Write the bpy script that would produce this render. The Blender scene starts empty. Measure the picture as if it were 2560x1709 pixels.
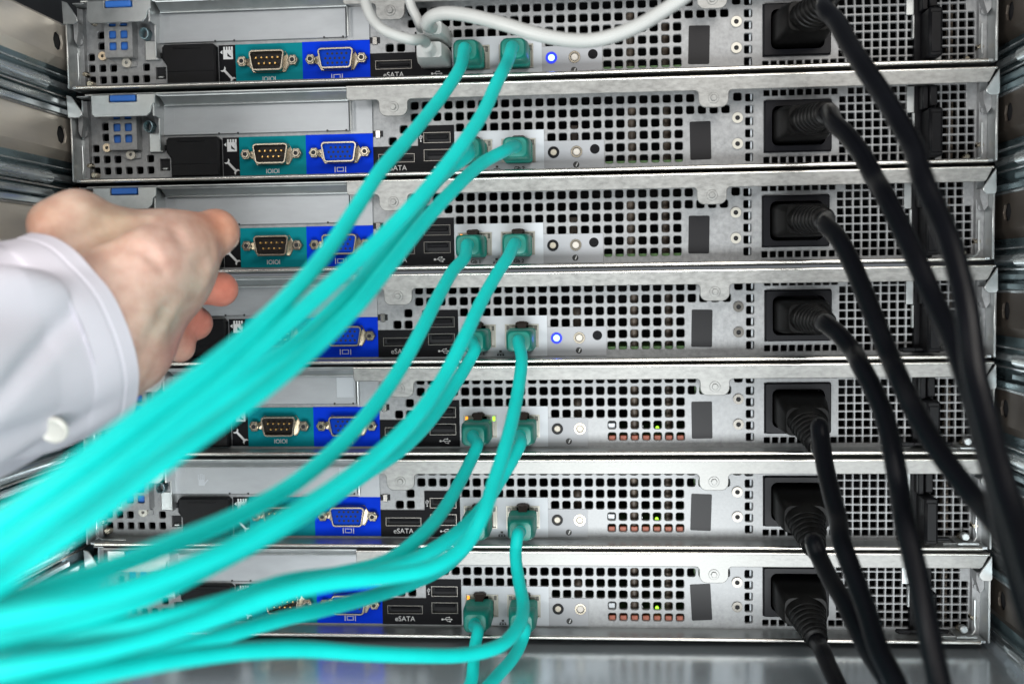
import bpy, math, random
import numpy as np
from mathutils import Vector, Matrix
from math import sin, cos, pi, radians
random.seed(7)
scene = bpy.context.scene
C = scene.collection
S = 0.001                      # everything below is written in millimetres
# ---------------------------------------------------------------- camera
cam_d = bpy.data.cameras.new('camera')
cam = bpy.data.objects.new('camera', cam_d); C.objects.link(cam)
CAM_POS = (38.191, -500.041, 28.333)
CAM_R = (0.99688, 0.077512, -0.014904)
CAM_U = (0.010196, 0.060788, 0.998099)
CAM_W = (-0.078271, 0.995136, -0.059808)
CAM_F = 2586.77
cam.matrix_world = Matrix.Translation(Vector(CAM_POS)*S) @ Matrix((CAM_R, CAM_U, tuple(-a for a in CAM_W))).transposed().to_4x4()
cam_d.sensor_width = 36; cam_d.lens = CAM_F*36/2560
cam_d.clip_start = 0.01; cam_d.clip_end = 20
cam_d.dof.use_dof = True; cam_d.dof.focus_distance = 0.497; cam_d.dof.aperture_fstop = 6.0
scene.camera = cam
# ---------------------------------------------------------------- world and lamps
world = bpy.data.worlds.new('World'); scene.world = world; world.use_nodes = True
wn = world.node_tree.nodes; wl = world.node_tree.links
bg = wn['Background']; bg.inputs['Color'].default_value = (0.86, 0.92, 1.0, 1); bg.inputs['Strength'].default_value = 0.15
def area(name, loc, target, sx, sy, power, col):
    l = bpy.data.lights.new(name, 'AREA'); l.shape = 'RECTANGLE'; l.size = sx*S; l.size_y = sy*S; l.energy = power; l.color = col
    o = bpy.data.objects.new(name, l); C.objects.link(o)
    o.location = Vector(loc)*S
    o.rotation_euler = (Vector(target)-Vector(loc)).to_track_quat('-Z', 'Y').to_euler()
    return o
area('softbox_low', (80, -560, -222), (60, 0, -120), 420, 200, 3.25, (0.95, 0.99, 1.0))
area('fill_left', (-500, -520, 120), (-170, -160, -20), 260, 300, 3.2, (1.0, 0.97, 0.94))  # added fill light, lifts the sleeve and the left cable ends
area('fill_top', (230, -470, 360), (-60, -60, -40), 340, 260, 1.35, (1.0, 0.95, 0.89))  # added fill light, lifts the shelf and the left rails
area('softbox_near', (-100, -410, 165), (-120, -150, -60), 150, 110, 0.27, (1.0, 0.99, 0.97))
scene.view_settings.view_transform = 'Standard'; scene.view_settings.look = 'None'
scene.view_settings.exposure = 0.28; scene.view_settings.gamma = 1
scene.cycles.max_bounces = 8; scene.cycles.caustics_reflective = False
scene.cycles.use_denoising = True

# ---------------------------------------------------------------- materials
def mat(name, col, rough=0.5, metal=0.0, spec=0.5, noise=None, bump=None, sss=None, coat=0.0, emit=None, aniso=None, rvar=0.0):
    m = bpy.data.materials.new(name); m.use_nodes = True
    nt = m.node_tree; n = nt.nodes; l = nt.links; b = n['Principled BSDF']
    b.inputs['Base Color'].default_value = (*col, 1); b.inputs['Roughness'].default_value = rough
    b.inputs['Metallic'].default_value = metal; b.inputs['Specular IOR Level'].default_value = spec
    b.inputs['Coat Weight'].default_value = coat; b.inputs['Coat Roughness'].default_value = 0.15
    if noise or bump:
        tc = n.new('ShaderNodeTexCoord'); oi = n.new('ShaderNodeObjectInfo'); ad = n.new('ShaderNodeVectorMath'); ad.operation = 'ADD'
        l.new(tc.outputs['Object'], ad.inputs[0]); l.new(oi.outputs['Location'], ad.inputs[1])
    if noise:   # (scale, stretch xyz, amount, detail)
        mp = n.new('ShaderNodeMapping'); mp.inputs['Scale'].default_value = noise[1]
        l.new(ad.outputs[0], mp.inputs['Vector'])
        nz = n.new('ShaderNodeTexNoise'); nz.inputs['Scale'].default_value = noise[0]; nz.inputs['Detail'].default_value = noise[3] if len(noise) > 3 else 5
        nz.inputs['Roughness'].default_value = 0.65
        l.new(mp.outputs[0], nz.inputs['Vector'])
        rp = n.new('ShaderNodeValToRGB'); a = noise[2]
        rp.color_ramp.elements[0].position = 0.3; rp.color_ramp.elements[1].position = 0.7
        rp.color_ramp.elements[0].color = (*[c*(1-a) for c in col], 1); rp.color_ramp.elements[1].color = (*[min(1, c*(1+a)) for c in col], 1)
        l.new(nz.outputs['Fac'], rp.inputs[0]); l.new(rp.outputs[0], b.inputs['Base Color'])
        if rvar:
            mr = n.new('ShaderNodeMapRange'); mr.inputs[3].default_value = rough-rvar; mr.inputs[4].default_value = rough+rvar
            mr.inputs[1].default_value = 0.3; mr.inputs[2].default_value = 0.7
            l.new(nz.outputs['Fac'], mr.inputs[0]); l.new(mr.outputs[0], b.inputs['Roughness'])
    if bump:    # (scale, stretch, strength, distance mm)
        mp2 = n.new('ShaderNodeMapping'); mp2.inputs['Scale'].default_value = bump[1]
        l.new(ad.outputs[0], mp2.inputs['Vector'])
        n2 = n.new('ShaderNodeTexNoise'); n2.inputs['Scale'].default_value = bump[0]; n2.inputs['Detail'].default_value = 4
        l.new(mp2.outputs[0], n2.inputs['Vector'])
        bm_ = n.new('ShaderNodeBump'); bm_.inputs['Strength'].default_value = bump[2]; bm_.inputs['Distance'].default_value = bump[3]*S
        l.new(n2.outputs['Fac'], bm_.inputs['Height']); l.new(bm_.outputs[0], b.inputs['Normal'])
    if sss:
        b.inputs['Subsurface Weight'].default_value = sss[0]; b.inputs['Subsurface Radius'].default_value = sss[1]; b.inputs['Subsurface Scale'].default_value = sss[2]
    if emit:
        b.inputs['Emission Color'].default_value = (*emit[0], 1); b.inputs['Emission Strength'].default_value = emit[1]
    return m
ONE = (1, 1, 1)
M = {}
M['zinc'] = mat('galvanised_steel', (0.31, 0.315, 0.32), 0.5, 0.48, noise=(380, ONE, 0.22), bump=(900, ONE, 0.16, 0.06), rvar=0.06)
M['lid'] = mat('lid_steel', (0.315, 0.315, 0.305), 0.47, 0.52, noise=(280, (1, 1, 2.0), 0.25), bump=(700, ONE, 0.2, 0.08), rvar=0.07)
M['edge'] = mat('cut_steel_edge', (0.78, 0.75, 0.70), 0.26, 1.0, noise=(120, (0.3, 1, 1), 0.12))
M['cover'] = mat('slot_cover_steel', (0.36, 0.375, 0.39), 0.45, 0.6, noise=(60, (1, 1, 3), 0.07), bump=(500, (1, 1, 3), 0.1, 0.05), rvar=0.05)
M['bracket'] = mat('bright_bracket_steel', (0.47, 0.49, 0.49), 0.36, 0.8, noise=(160, ONE, 0.10), rvar=0.07)
M['nut'] = mat('nickel_plated', (0.44, 0.39, 0.31), 0.27, 1.0, noise=(900, ONE, 0.12))
M['chrome'] = mat('port_shell_metal', (0.42, 0.40, 0.37), 0.24, 1.0)
M['dark_in'] = mat('dark_interior', (0.006, 0.006, 0.008), 0.7)
M['black'] = mat('black_plastic', (0.004, 0.004, 0.005), 0.42, spec=0.18, noise=(200, ONE, 0.25), bump=(1600, ONE, 0.1, 0.04))
M['blacklabel'] = mat('black_label', (0.005, 0.005, 0.0065), 0.55, spec=0.12)
M['inlet'] = mat('inlet_plastic', (0.004, 0.004, 0.006), 0.4, spec=0.2)
M['sticker'] = mat('dark_sticker', (0.008, 0.0075, 0.009), 0.45, spec=0.3)
M['teal_label'] = mat('teal_label', (0.001, 0.20, 0.235), 0.6, spec=0.08)
M['blue_label'] = mat('blue_label', (0.0, 0.035, 0.60), 0.6, spec=0.06)
M['blue'] = mat('blue_plastic', (0.035, 0.16, 0.56), 0.4)
M['vga_blue'] = mat('blue_socket_plastic', (0.002, 0.04, 0.40), 0.5, spec=0.05)
M['brownblack'] = mat('brown_black_plastic', (0.010, 0.007, 0.006), 0.4, spec=0.2)
M['grey_label'] = mat('pale_label', (0.50, 0.53, 0.56), 0.5)
M['grey_label2'] = mat('grey_label', (0.36, 0.37, 0.39), 0.5)
M['port_rim'] = mat('dull_port_rim', (0.17, 0.16, 0.145), 0.32, 0.9)
M['plate_shaded'] = mat('shaded_bronze_steel', (0.15, 0.125, 0.105), 0.38, 0.8, noise=(50, (1, 0.2, 1), 0.15))  # darker copy of the bronze steel, shade of the right side in its colour
M['ring_white'] = mat('pale_plated_ring', (0.55, 0.53, 0.47), 0.4, 0.35)
M['white'] = mat('white_print', (0.62, 0.62, 0.62), 0.5)
M['ink'] = mat('black_print', (0.02, 0.02, 0.02), 0.5)
M['gold'] = mat('gold_pin', (0.75, 0.45, 0.14), 0.3, 1.0)
M['pcb'] = mat('green_circuit_board', (0.10, 0.20, 0.07), 0.5)
M['salmon'] = mat('salmon_socket_plastic', (0.42, 0.13, 0.08), 0.5)
M['cap'] = mat('brown_component', (0.10, 0.075, 0.055), 0.5, noise=(200, ONE, 0.5))
M['led_blue'] = mat('lit_blue_lens', (0.1, 0.2, 1.0), 0.3, emit=((0.10, 0.22, 1.0), 9.0))
M['led_halo'] = mat('blue_lens_glow', (0.01, 0.02, 0.35), 0.3, emit=((0.01, 0.03, 0.9), 0.7))  # emission on the bezel stands for glow spilling from the blue lens
M['led_off'] = mat('clear_lens', (0.50, 0.45, 0.36), 0.3, noise=(900, ONE, 0.2))
M['button'] = mat('cream_button', (0.62, 0.58, 0.52), 0.4)
M['led_orange'] = mat('lit_orange_lens', (0.9, 0.35, 0.05), 0.4, emit=((1.0, 0.30, 0.02), 1.6))
M['led_green'] = mat('lit_green_lens', (0.4, 0.8, 0.05), 0.4, emit=((0.35, 0.9, 0.02), 1.3))
M['led_dark'] = mat('unlit_lens', (0.10, 0.10, 0.085), 0.3)
M['socket'] = mat('socket_shell', (0.34, 0.33, 0.285), 0.4, 0.5, noise=(500, (4, 1, 0.3), 0.2))
M['cable'] = mat('teal_cable_jacket', (0.004, 0.56, 0.52), 0.42, spec=0.4, noise=(60, ONE, 0.06), bump=(260, ONE, 0.12, 0.1))
M['boot'] = mat('teal_moulded_plug', (0.002, 0.185, 0.145), 0.36, spec=0.5, noise=(150, ONE, 0.07), bump=(500, ONE, 0.1, 0.06))
M['latch'] = mat('smoky_latch', (0.03, 0.022, 0.018), 0.25)
M['cord'] = mat('black_cord_jacket', (0.0015, 0.0017, 0.003), 0.30, spec=0.22, noise=(80, ONE, 0.2), bump=(300, ONE, 0.1, 0.08))
M['plug'] = mat('black_moulded_plug', (0.0022, 0.002, 0.002), 0.4, spec=0.16, noise=(150, ONE, 0.2), bump=(500, ONE, 0.12, 0.06))
M['white_cord'] = mat('white_cord_jacket', (0.40, 0.41, 0.40), 0.45, noise=(60, ONE, 0.05))
M['white_plug'] = mat('pale_grey_plug', (0.52, 0.53, 0.52), 0.4, noise=(90, ONE, 0.05), bump=(400, ONE, 0.06, 0.05))
M['rail'] = mat('rail_steel', (0.66, 0.72, 0.74), 0.25, 0.9, noise=(90, (1, 0.15, 1), 0.18), rvar=0.08)
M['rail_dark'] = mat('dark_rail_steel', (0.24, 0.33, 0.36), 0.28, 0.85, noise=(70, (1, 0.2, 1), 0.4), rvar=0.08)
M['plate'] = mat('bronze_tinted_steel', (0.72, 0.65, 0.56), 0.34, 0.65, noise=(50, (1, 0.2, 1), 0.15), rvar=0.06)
M['shelf'] = mat('shelf_steel', (0.80, 0.88, 0.94), 0.22, 0.75, noise=(14, ONE, 0.03))
M['rack'] = mat('rack_wall_paint', (0.025, 0.028, 0.032), 0.5, noise=(30, ONE, 0.3))
M['shirt'] = mat('pale_lilac_cotton', (0.62, 0.595, 0.655), 0.85, spec=0.15, noise=(25, ONE, 0.03), bump=(1500, ONE, 0.25, 0.12))
M['shirt_button'] = mat('shirt_button', (0.72, 0.70, 0.64), 0.3)

# ---------------------------------------------------------------- mesh helpers
class MB:
    def __init__(s): s.v = []; s.f = []
    def add(s, vs, fs):
        k = len(s.v); s.v += [tuple(v) for v in vs]; s.f += [tuple(i+k for i in f) for f in fs]; return s
    def box(s, x0, x1, y0, y1, z0, z1, c=0.0):
        if c <= 0:
            vs = [(x, y, z) for x in (x0, x1) for y in (y0, y1) for z in (z0, z1)]
            return s.add(vs, [(0, 1, 3, 2), (4, 6, 7, 5), (0, 4, 5, 1), (2, 3, 7, 6), (0, 2, 6, 4), (1, 5, 7, 3)])
        c = min(c, (x1-x0)/2.01, (y1-y0)/2.01, (z1-z0)/2.01)
        P = {}; vs = []
        X = (x0, x1); Y = (y0, y1); Z = (z0, z1); sg = (1, -1)
        for i in (0, 1):
            for j in (0, 1):
                for k in (0, 1):
                    for a in range(3):
                        p = [X[i]+sg[i]*c, Y[j]+sg[j]*c, Z[k]+sg[k]*c]; p[a] = (X[i], Y[j], Z[k])[a]
                        P[i, j, k, a] = len(vs); vs.append(tuple(p))
        fs = []
        for i in (0, 1):
            q = [P[i, 0, 0, 0], P[i, 0, 1, 0], P[i, 1, 1, 0], P[i, 1, 0, 0]]; fs.append(q if i == 0 else q[::-1])
            q = [P[0, i, 0, 1], P[1, i, 0, 1], P[1, i, 1, 1], P[0, i, 1, 1]]; fs.append(q if i == 0 else q[::-1])
            q = [P[0, 0, i, 2], P[0, 1, i, 2], P[1, 1, i, 2], P[1, 0, i, 2]]; fs.append(q if i == 0 else q[::-1])
        for a in (0, 1):
            for b in (0, 1):
                fs.append([P[0, a, b, 1], P[1, a, b, 1], P[1, a, b, 2], P[0, a, b, 2]])
                fs.append([P[a, 0, b, 0], P[a, 1, b, 0], P[a, 1, b, 2], P[a, 0, b, 2]])
                fs.append([P[a, b, 0, 0], P[a, b, 1, 0], P[a, b, 1, 1], P[a, b, 0, 1]])
                for d in (0, 1): fs.append([P[a, b, d, 0], P[a, b, d, 1], P[a, b, d, 2]])
        return s.add(vs, fs)
    def rings(s, rs, close=True, cap=True):
        n = len(rs[0]); vs = [p for r in rs for p in r]; fs = []
        for i in range(len(rs)-1):
            for j in range(n if close else n-1):
                a = i*n+j; b = i*n+(j+1) % n; fs.append((a, b, b+n, a+n))
        if cap: fs.append(tuple(range(n))[::-1]); fs.append(tuple((len(rs)-1)*n+j for j in range(n)))
        return s.add(vs, fs)
    def prism_y(s, poly, y0, y1, c=0.0):      # outline in x,z; y0 is the front
        rs = []
        if c > 0:
            cx = sum(p[0] for p in poly)/len(poly); cz = sum(p[1] for p in poly)/len(poly)
            ins = inset(poly, c)
            rs.append([(x, y0, z) for x, z in ins]); rs.append([(x, y0+c, z) for x, z in poly])
        else: rs.append([(x, y0, z) for x, z in poly])
        rs.append([(x, y1, z) for x, z in poly])
        return s.rings(rs)
    def cyl_y(s, x, z, r, y0, y1, n=20, r1=None, c=0.0):
        def rg(rr, y): return [(x+rr*cos(2*pi*i/n), y, z+rr*sin(2*pi*i/n)) for i in range(n)]
        r1 = r if r1 is None else r1
        return s.rings(([rg(r-c, y0), rg(r, y0+c)] if c else [rg(r, y0)])+[rg(r1, y1)])
    def ring_y(s, x, z, ro, ri, y0, y1, n=24):
        def rg(rr, y): return [(x+rr*cos(2*pi*i/n), y, z+rr*sin(2*pi*i/n)) for i in range(n)]
        rs = [rg(ri, y1), rg(ri, y0), rg(ro, y0), rg(ro, y1)]
        return s.rings(rs, cap=False)
    def tube(s, pts, rad, n=14, cap=True):
        P = [Vector(p) for p in pts]; m = len(P)
        T = [(P[min(i+1, m-1)]-P[max(i-1, 0)]).normalized() for i in range(m)]
        u = T[0].orthogonal().normalized(); rs = []
        for i in range(m):
            u = (u-T[i]*u.dot(T[i])).normalized(); w = T[i].cross(u)
            r = rad(i/(m-1)) if callable(rad) else rad
            rs.append([tuple(P[i]+(u*cos(2*pi*k/n)+w*sin(2*pi*k/n))*r) for k in range(n)])
        return s.rings(rs, cap=cap)
    def mesh(s, name, m, smooth=False):
        me = bpy.data.meshes.new(name)
        me.from_pydata([(x*S, y*S, z*S) for x, y, z in s.v], [], s.f)
        me.materials.append(m); fix(me, smooth); return me
    def build(s, name, m, parent=None, smooth=False):
        o = bpy.data.objects.new(name, s.mesh(name, m, smooth)); C.objects.link(o)
        if parent: o.parent = parent
        return o
import bmesh
def fix(me, smooth):
    bm = bmesh.new(); bm.from_mesh(me); bmesh.ops.recalc_face_normals(bm, faces=bm.faces); bm.to_mesh(me); bm.free()
    if smooth:
        me.polygons.foreach_set('use_smooth', [True]*len(me.polygons))
        me.set_sharp_from_angle(angle=radians(38 if smooth is True else smooth))
    me.update()
def inset(poly, c):
    n = len(poly); out = []
    A = sum(poly[i][0]*poly[(i+1) % n][1]-poly[(i+1) % n][0]*poly[i][1] for i in range(n)); sg = 1 if A > 0 else -1
    for i in range(n):
        p = Vector(poly[i]); a = (p-Vector(poly[i-1])).normalized(); b = (Vector(poly[(i+1) % n])-p).normalized()
        na = Vector((-a.y, a.x))*sg; nb = Vector((-b.y, b.x))*sg; d = na+nb
        if d.length < 1e-6: d = na
        else: d = d/max(0.3, d.length_squared/2)
        out.append(tuple(p+d*c))
    return out
def rrect(x0, x1, z0, z1, r, k=4):
    out = []
    for cx, cz, a0 in ((x1-r, z1-r, 0), (x0+r, z1-r, 90), (x0+r, z0+r, 180), (x1-r, z0+r, 270)):
        for i in range(k+1): a = radians(a0+90*i/k); out.append((cx+r*cos(a), cz+r*sin(a)))
    return out
def link(o, parent=None):
    C.objects.link(o)
    if parent: o.parent = parent
    return o
def empty(name, loc, label, cat, group=None):
    o = bpy.data.objects.new(name, None); o.empty_display_size = 0.01; C.objects.link(o); o.location = Vector(loc)*S
    o['label'] = label; o['category'] = cat
    if group: o['group'] = group
    return o
def tag(o, label, cat, group=None):
    o['label'] = label; o['category'] = cat
    if group: o['group'] = group
    return o
def structure(o): o['kind'] = 'structure'; return o
_tx = {}
def text(name, s, x, z, size, y, m, parent, bold=0.0, ital=False, sx=1.0, center=True, rot=0):
    cu = bpy.data.curves.new('t', 'FONT'); cu.body = s; cu.size = size*S; cu.extrude = 0.03*S; cu.offset = bold*S
    cu.align_x = 'CENTER' if center else 'LEFT'; cu.align_y = 'CENTER'
    if ital: cu.shear = 0.3
    o = bpy.data.objects.new('t', cu); C.objects.link(o)
    bpy.context.view_layer.update()
    me = bpy.data.meshes.new_from_object(o.evaluated_get(bpy.context.evaluated_depsgraph_get()))
    bpy.data.objects.remove(o)
    me.transform(Matrix.Translation((x*S, y*S, z*S)) @ Matrix.Rotation(rot, 4, 'Y') @ Matrix.Rotation(pi/2, 4, 'X') @ Matrix.Diagonal((sx, 1, 1, 1)))
    me.materials.clear(); me.materials.append(m)
    return link(bpy.data.objects.new(name, me), parent)
def catmull(pts, per=10):
    P = [np.array(p, float) for p in pts]; P = [2*P[0]-P[1]]+P+[2*P[-1]-P[-2]]; out = []
    for i in range(1, len(P)-2):
        p0, p1, p2, p3 = P[i-1:i+3]
        d = [max(np.linalg.norm(b-a)**0.5, 1e-6) for a, b in ((p0, p1), (p1, p2), (p2, p3))]
        t0, t1 = 0, d[0]; t2 = t1+d[1]; t3 = t2+d[2]
        for k in range(per):
            t = t1+(t2-t1)*k/per
            A1 = (t1-t)/(t1-t0)*p0+(t-t0)/(t1-t0)*p1; A2 = (t2-t)/(t2-t1)*p1+(t-t1)/(t2-t1)*p2; A3 = (t3-t)/(t3-t2)*p2+(t-t2)/(t3-t2)*p3
            B1 = (t2-t)/(t2-t0)*A1+(t-t0)/(t2-t0)*A2; B2 = (t3-t)/(t3-t1)*A2+(t-t1)/(t3-t1)*A3
            out.append(tuple((t2-t)/(t2-t1)*B1+(t-t1)/(t2-t1)*B2))
    out.append(tuple(P[-2])); return out

# ---------------------------------------------------------------- perforated plates
def perforated(x0, x1, z0, z1, holes, voids, thick=1.0, bead=0.28, y=0.0):
    """plate x0..x1, z0..z1 facing -y; holes = (cx, cz, width, height, corner radius); voids = open rectangles"""
    mb = MB(); mg = 0.45
    cells = [(cx-w/2-mg, cx+w/2+mg, cz-h/2-mg, cz+h/2+mg) for cx, cz, w, h, r in holes]
    rd = lambda v: round(v, 3)
    xs = sorted({rd(v) for c in cells+list(voids) for v in c[:2] if x0 < v < x1} | {x0, x1})
    zs = sorted({rd(v) for c in cells+list(voids) for v in c[2:] if z0 < v < z1} | {z0, z1})
    nx, nz = len(xs)-1, len(zs)-1
    occ = np.zeros((nx, nz), bool); xm = (np.array(xs[1:])+np.array(xs[:-1]))/2; zm = (np.array(zs[1:])+np.array(zs[:-1]))/2
    for a, b, c, d in cells+list(voids): occ[np.ix_((xm > a) & (xm < b), (zm > c) & (zm < d))] = True
    done = occ.copy()
    for j in range(nz):
        i = 0
        while i < nx:
            if done[i, j]: i += 1; continue
            k = i
            while k < nx and not done[k, j]: k += 1
            h = j+1
            while h < nz and not done[i:k, h].any(): h += 1
            done[i:k, j:h] = True
            mb.add([(xs[i], y, zs[j]), (xs[k], y, zs[j]), (xs[k], y, zs[h]), (xs[i], y, zs[h])], [(0, 1, 2, 3)])
            i = k
    for a, b, c, d in voids:
        for p, q in (((a, c), (b, c)), ((b, c), (b, d)), ((b, d), (a, d)), ((a, d), (a, c))):
            mb.add([(p[0], y, p[1]), (q[0], y, q[1]), (q[0], y+thick*3, q[1]), (p[0], y+thick*3, p[1])], [(3, 2, 1, 0)])
    for (cx, cz, w, h, r), (a, b, c, d) in zip(holes, cells):
        o = rrect(cx-w/2, cx+w/2, cz-h/2, cz+h/2, r, 2); oo = rrect(cx-w/2-bead, cx+w/2+bead, cz-h/2-bead, cz+h/2+bead, r+bead, 2)
        n = len(o)
        vs = [(b, y, d), (a, y, d), (a, y, c), (b, y, c)]+[(p, y, q) for p, q in oo]+[(p, y+bead*0.9, q) for p, q in o]+[(p, y+thick, q) for p, q in o]
        fs = []
        for k in range(4):
            fs += [(k, 4+k*3, 5+k*3), (k, 5+k*3, 6+k*3)]
            fs.append((k, 6+k*3, 4+((k+1) % 4)*3, (k+1) % 4))
        for i in range(n):
            j = (i+1) % n
            fs.append((4+i, 4+j, 4+n+j, 4+n+i)); fs.append((4+n+i, 4+n+j, 4+2*n+j, 4+2*n+i))
        mb.add(vs, fs)
    return mb
# ---------------------------------------------------------------- one server (origin on its rear face, x from the rack middle)
D = 13.3
GX = [-24.4+5.49*j for j in range(-8, 27)]
def gx(j): return -24.4+5.49*j
GZ = [24.0, 18.4, 12.85, 7.25, 1.65, -3.95]
def hole_list():
    H = []
    rows = {0: list(range(-4, 21))+[24], 1: list(range(-4, 24)), 2: [-5]+list(range(0, 20)), 3: [-6, -5]+list(range(8, 20)), 4: range(13, 20), 5: range(13, 20)}
    for k, js in rows.items():
        for j in js: H.append((gx(j), GZ[k], 3.85, 3.85, 0.85))
    for z in GZ: H.append((112.85, z-0.5, 3.7, 3.7, 0.6))
    for x, z in [(-200.9, 18.0), (-200.9, 12.7), (-206.3, 7.35), (-206.3, 1.9), (-200.8, 1.9), (-195.3, 1.8), (-178.6, 1.8), (-206.2, -3.7)]+[(-200.7+5.5*i, -3.8) for i in range(5)]:
        H.append((x, z, 3.5, 3.5, 0.7))
    sx = [120.9+3.91*i for i in range(9)]; sz = [25.3-3.9*i for i in range(9)]
    for x in sx: H.append((x, 25.3, 2.85, 2.85, 0.3)); H.append((x, -6.0, 2.85, 2.85, 0.3))
    for i in range(9):
        for k, z in enumerate(sz):
            if i == 0 and k == 0: continue
            H.append((155.9+3.91*i, z, 2.95, 2.95, 0.3))
    for i in range(5):
        for k, z in enumerate(sz):
            if (i == 4 and k < 3) or (i == 0 and k > 3): continue
            H.append((198.6+3.91*i, z, 2.95, 2.95, 0.3))
    return H
VOIDS = [(-64.4, -46.5, -3.2, 1.2), (-42.2, -28.9, 5.7, 11.0), (-42.2, -28.9, -2.9, 2.9), (-25.4, -8.9, -4.4, 7.0), (-4.6, 12.0, -4.4, 7.0),
         (119.4, 150.7, -2.7, 21.7), (-173.8, -168.6, -4.3, 1.6)]
def server_parts(par, kind, n):
    """kind 'a': pinhole beside the button; kind 'b': without it.  n: counted from the top"""
    B = lambda mb, name, m, p=None, smooth=False: cached(name, mb, M[m], p or par, smooth)
    # rear face
    B(lambda: perforated(-210.5, 216.5, -9.2, 30.6, hole_list(), VOIDS, thick=2.0), 'rear_panel', 'zinc', smooth=True)
    # tray: floor with rolled front edge, two side walls
    def tray():
        mb = MB(); mb.box(-210, 219.5, -D+0.6, 0.4, -10.3, -9.2)
        mb.box(-212.2, -211.2, -D, 110, -10.2, 21, 0.3); mb.box(220.2, 221.4, -D, 110, -10.2, 21, 0.3)
        mb.box(-211.2, -210.5, -3, 110, -10.2, 30.6); mb.box(219.4, 220.2, -3, 110, -10.2, 30.6)
        for sx, xe in ((-1, -210.0), (1, 216.9)):     # inner folded bead
            a = [(xe, -6, 8), (xe, -6, -3), (xe-sx*(-0.2), -6.3, -6), (xe-sx*1.5, -7.5, -8), (xe-sx*4, -8.5, -8.8), (xe-sx*16, -8.5, -8.9)]
            mb.tube(a, 0.55, 8)
        mb.box(-210.4, 219.4, 1.2, 110, -10.2, -9.3)
        return mb
    B(tray, 'tray', 'bracket', smooth=True)
    B(lambda: MB().tube([(-207.6, -D, -9.9), (217, -D, -9.9)], 0.95, 12), 'front_lip', 'edge', smooth=True)
    for xa, xb, s in ((-210.4, -208.2, -1), (216.5, 220.1, 1)):
        def gus():
            mb = MB()
            mb.box(xa, xb, -3.2, 0, -9.2, 30); mb.cyl_y((xa+xb)/2, 14, 1.5, -4.6, -3, 10)
            pl = [(xa, 22), (xb, 22), (xb, 14.5 if s > 0 else 18), ((xa+xb)/2, 12), (xa, 18 if s > 0 else 14.5)]
            mb.prism_y(pl, -8.5, -3.1)
            return mb
        B(gus, 'corner_gusset', 'zinc')
    # lid
    def lid():
        prof = [(-76.5, 31.9), (-76.5, 26.0), (-75.5, 25.0), (-63, 25.0)]
        def tab(cx):
            o = []
            for t in range(7): a = radians(90-15*t); o.append((cx-8.6+1.8*cos(a)-0.0, 23.2+1.8*sin(a)))
            for t in range(9): a = radians(180+90*t/8*1.0); o.append((cx-3.2+3.6*cos(a), 20.8+3.6*sin(a)))
            for t in range(9): a = radians(270+90*t/8); o.append((cx+3.2+3.6*cos(a), 20.8+3.6*sin(a)))
            for t in range(7): a = radians(180-15*t); o.append((cx+8.6+1.8*cos(a), 23.2+1.8*sin(a)))
            return o
        out = prof+tab(-54.2)+tab(94.7)+[(216.4, 25.0), (217.4, 25.5), (220.6, 31.9)]
        mb = MB(); mb.prism_y(out, -D, -D+1.0, 0.25)
        mb.box(-76.5, 221, -D+0.9, 110, 31.1, 31.95)
        return mb
    ld = B(lid, 'lid', 'lid', smooth=True)
    B(lambda: MB().tube([(-76.5, -D+0.45, 31.35), (220.6, -D+0.45, 31.35)], 0.62, 10), 'rolled_edge', 'edge', ld, True)
    for cx in (-54.2, 94.7):
        def sc():
            mb = MB(); mb.cyl_y(cx, 21.4, 2.5, -D-0.35, -D+0.2, 24, c=0.15); mb.cyl_y(cx, 21.4, 1.5, -D-1.1, -D-0.2, 6, c=0.2); return mb
        B(sc, 'lid_screw', 'lid', ld, True)
    def ear():
        mb = MB()
        return mb.prism_y([(221.6, 30.8), (221.9, 20.4), (221.2, 19.2), (217.5, 19.2), (215.9, 20.8), (216.0, 22.2), (219.2, 27.2)], -D-0.4, -D+0.8, 0.25)
    def ear2():
        return MB().prism_y([(-213.4, 31.4), (-213.0, 20.4), (-207.6, 20.4), (-205.8, 21.5), (-206.0, 23.2), (-211.0, 30.6)], -D-0.4, -D+0.8, 0.25)
    B(ear, 'lid_corner', 'bracket', ld, True); B(ear2, 'lid_corner', 'bracket', ld, True)
    # left top: folded sheet over the expansion slot
    def fold():
        mb = MB(); mb.box(-205, -76.5, -11, 110, 31.1, 31.95, 0.2); mb.box(-211, -205, -8, 110, 31.0, 31.8, 0.2)
        mb.tube([(-205, -11.2, 31.4), (-171, -11.2, 31.4), (-168, -9.5, 30.6), (-76.6, -9.5, 30.6)], 0.6, 8)
        mb.add([(-169, -9.2, 30.2), (-76.6, -9.2, 30.2), (-76.6, -3.4, 27.3), (-169, -3.4, 27.3)], [(0, 1, 2, 3)])
        mb.tube([(-169, -3.4, 27.0), (-77.4, -3.4, 27.0), (-76.9, -3.2, 26.4), (-76.9, -3.2, 12.6)], 0.5, 8)
        return mb
    B(fold, 'folded_top_edge', 'bracket', smooth=True)
    B(lambda: MB().box(-175.5, -78.2, -1.3, -0.1, 12.7, 27.2, 0.25), 'slot_cover', 'cover')
    B(lambda: MB().box(-165.4, -165.1, -1.42, -1.28, 18, 25.5), 'stamped_line', 'cover')
    B(lambda: MB().box(-77.6, -66.95, -0.9, 0.0, 11.3, 27), 'side_strip', 'cover')
    B(lambda: MB().box(-66.9, -62.0, -0.3, 1.0, 9.5, 12.4), 'strip_gap', 'dark_in')
    B(lambda: MB().box(-65.6, -63.2, -0.8, 0.2, 8.8, 12.6, 0.2), 'strip_hook', 'chrome')
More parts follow.
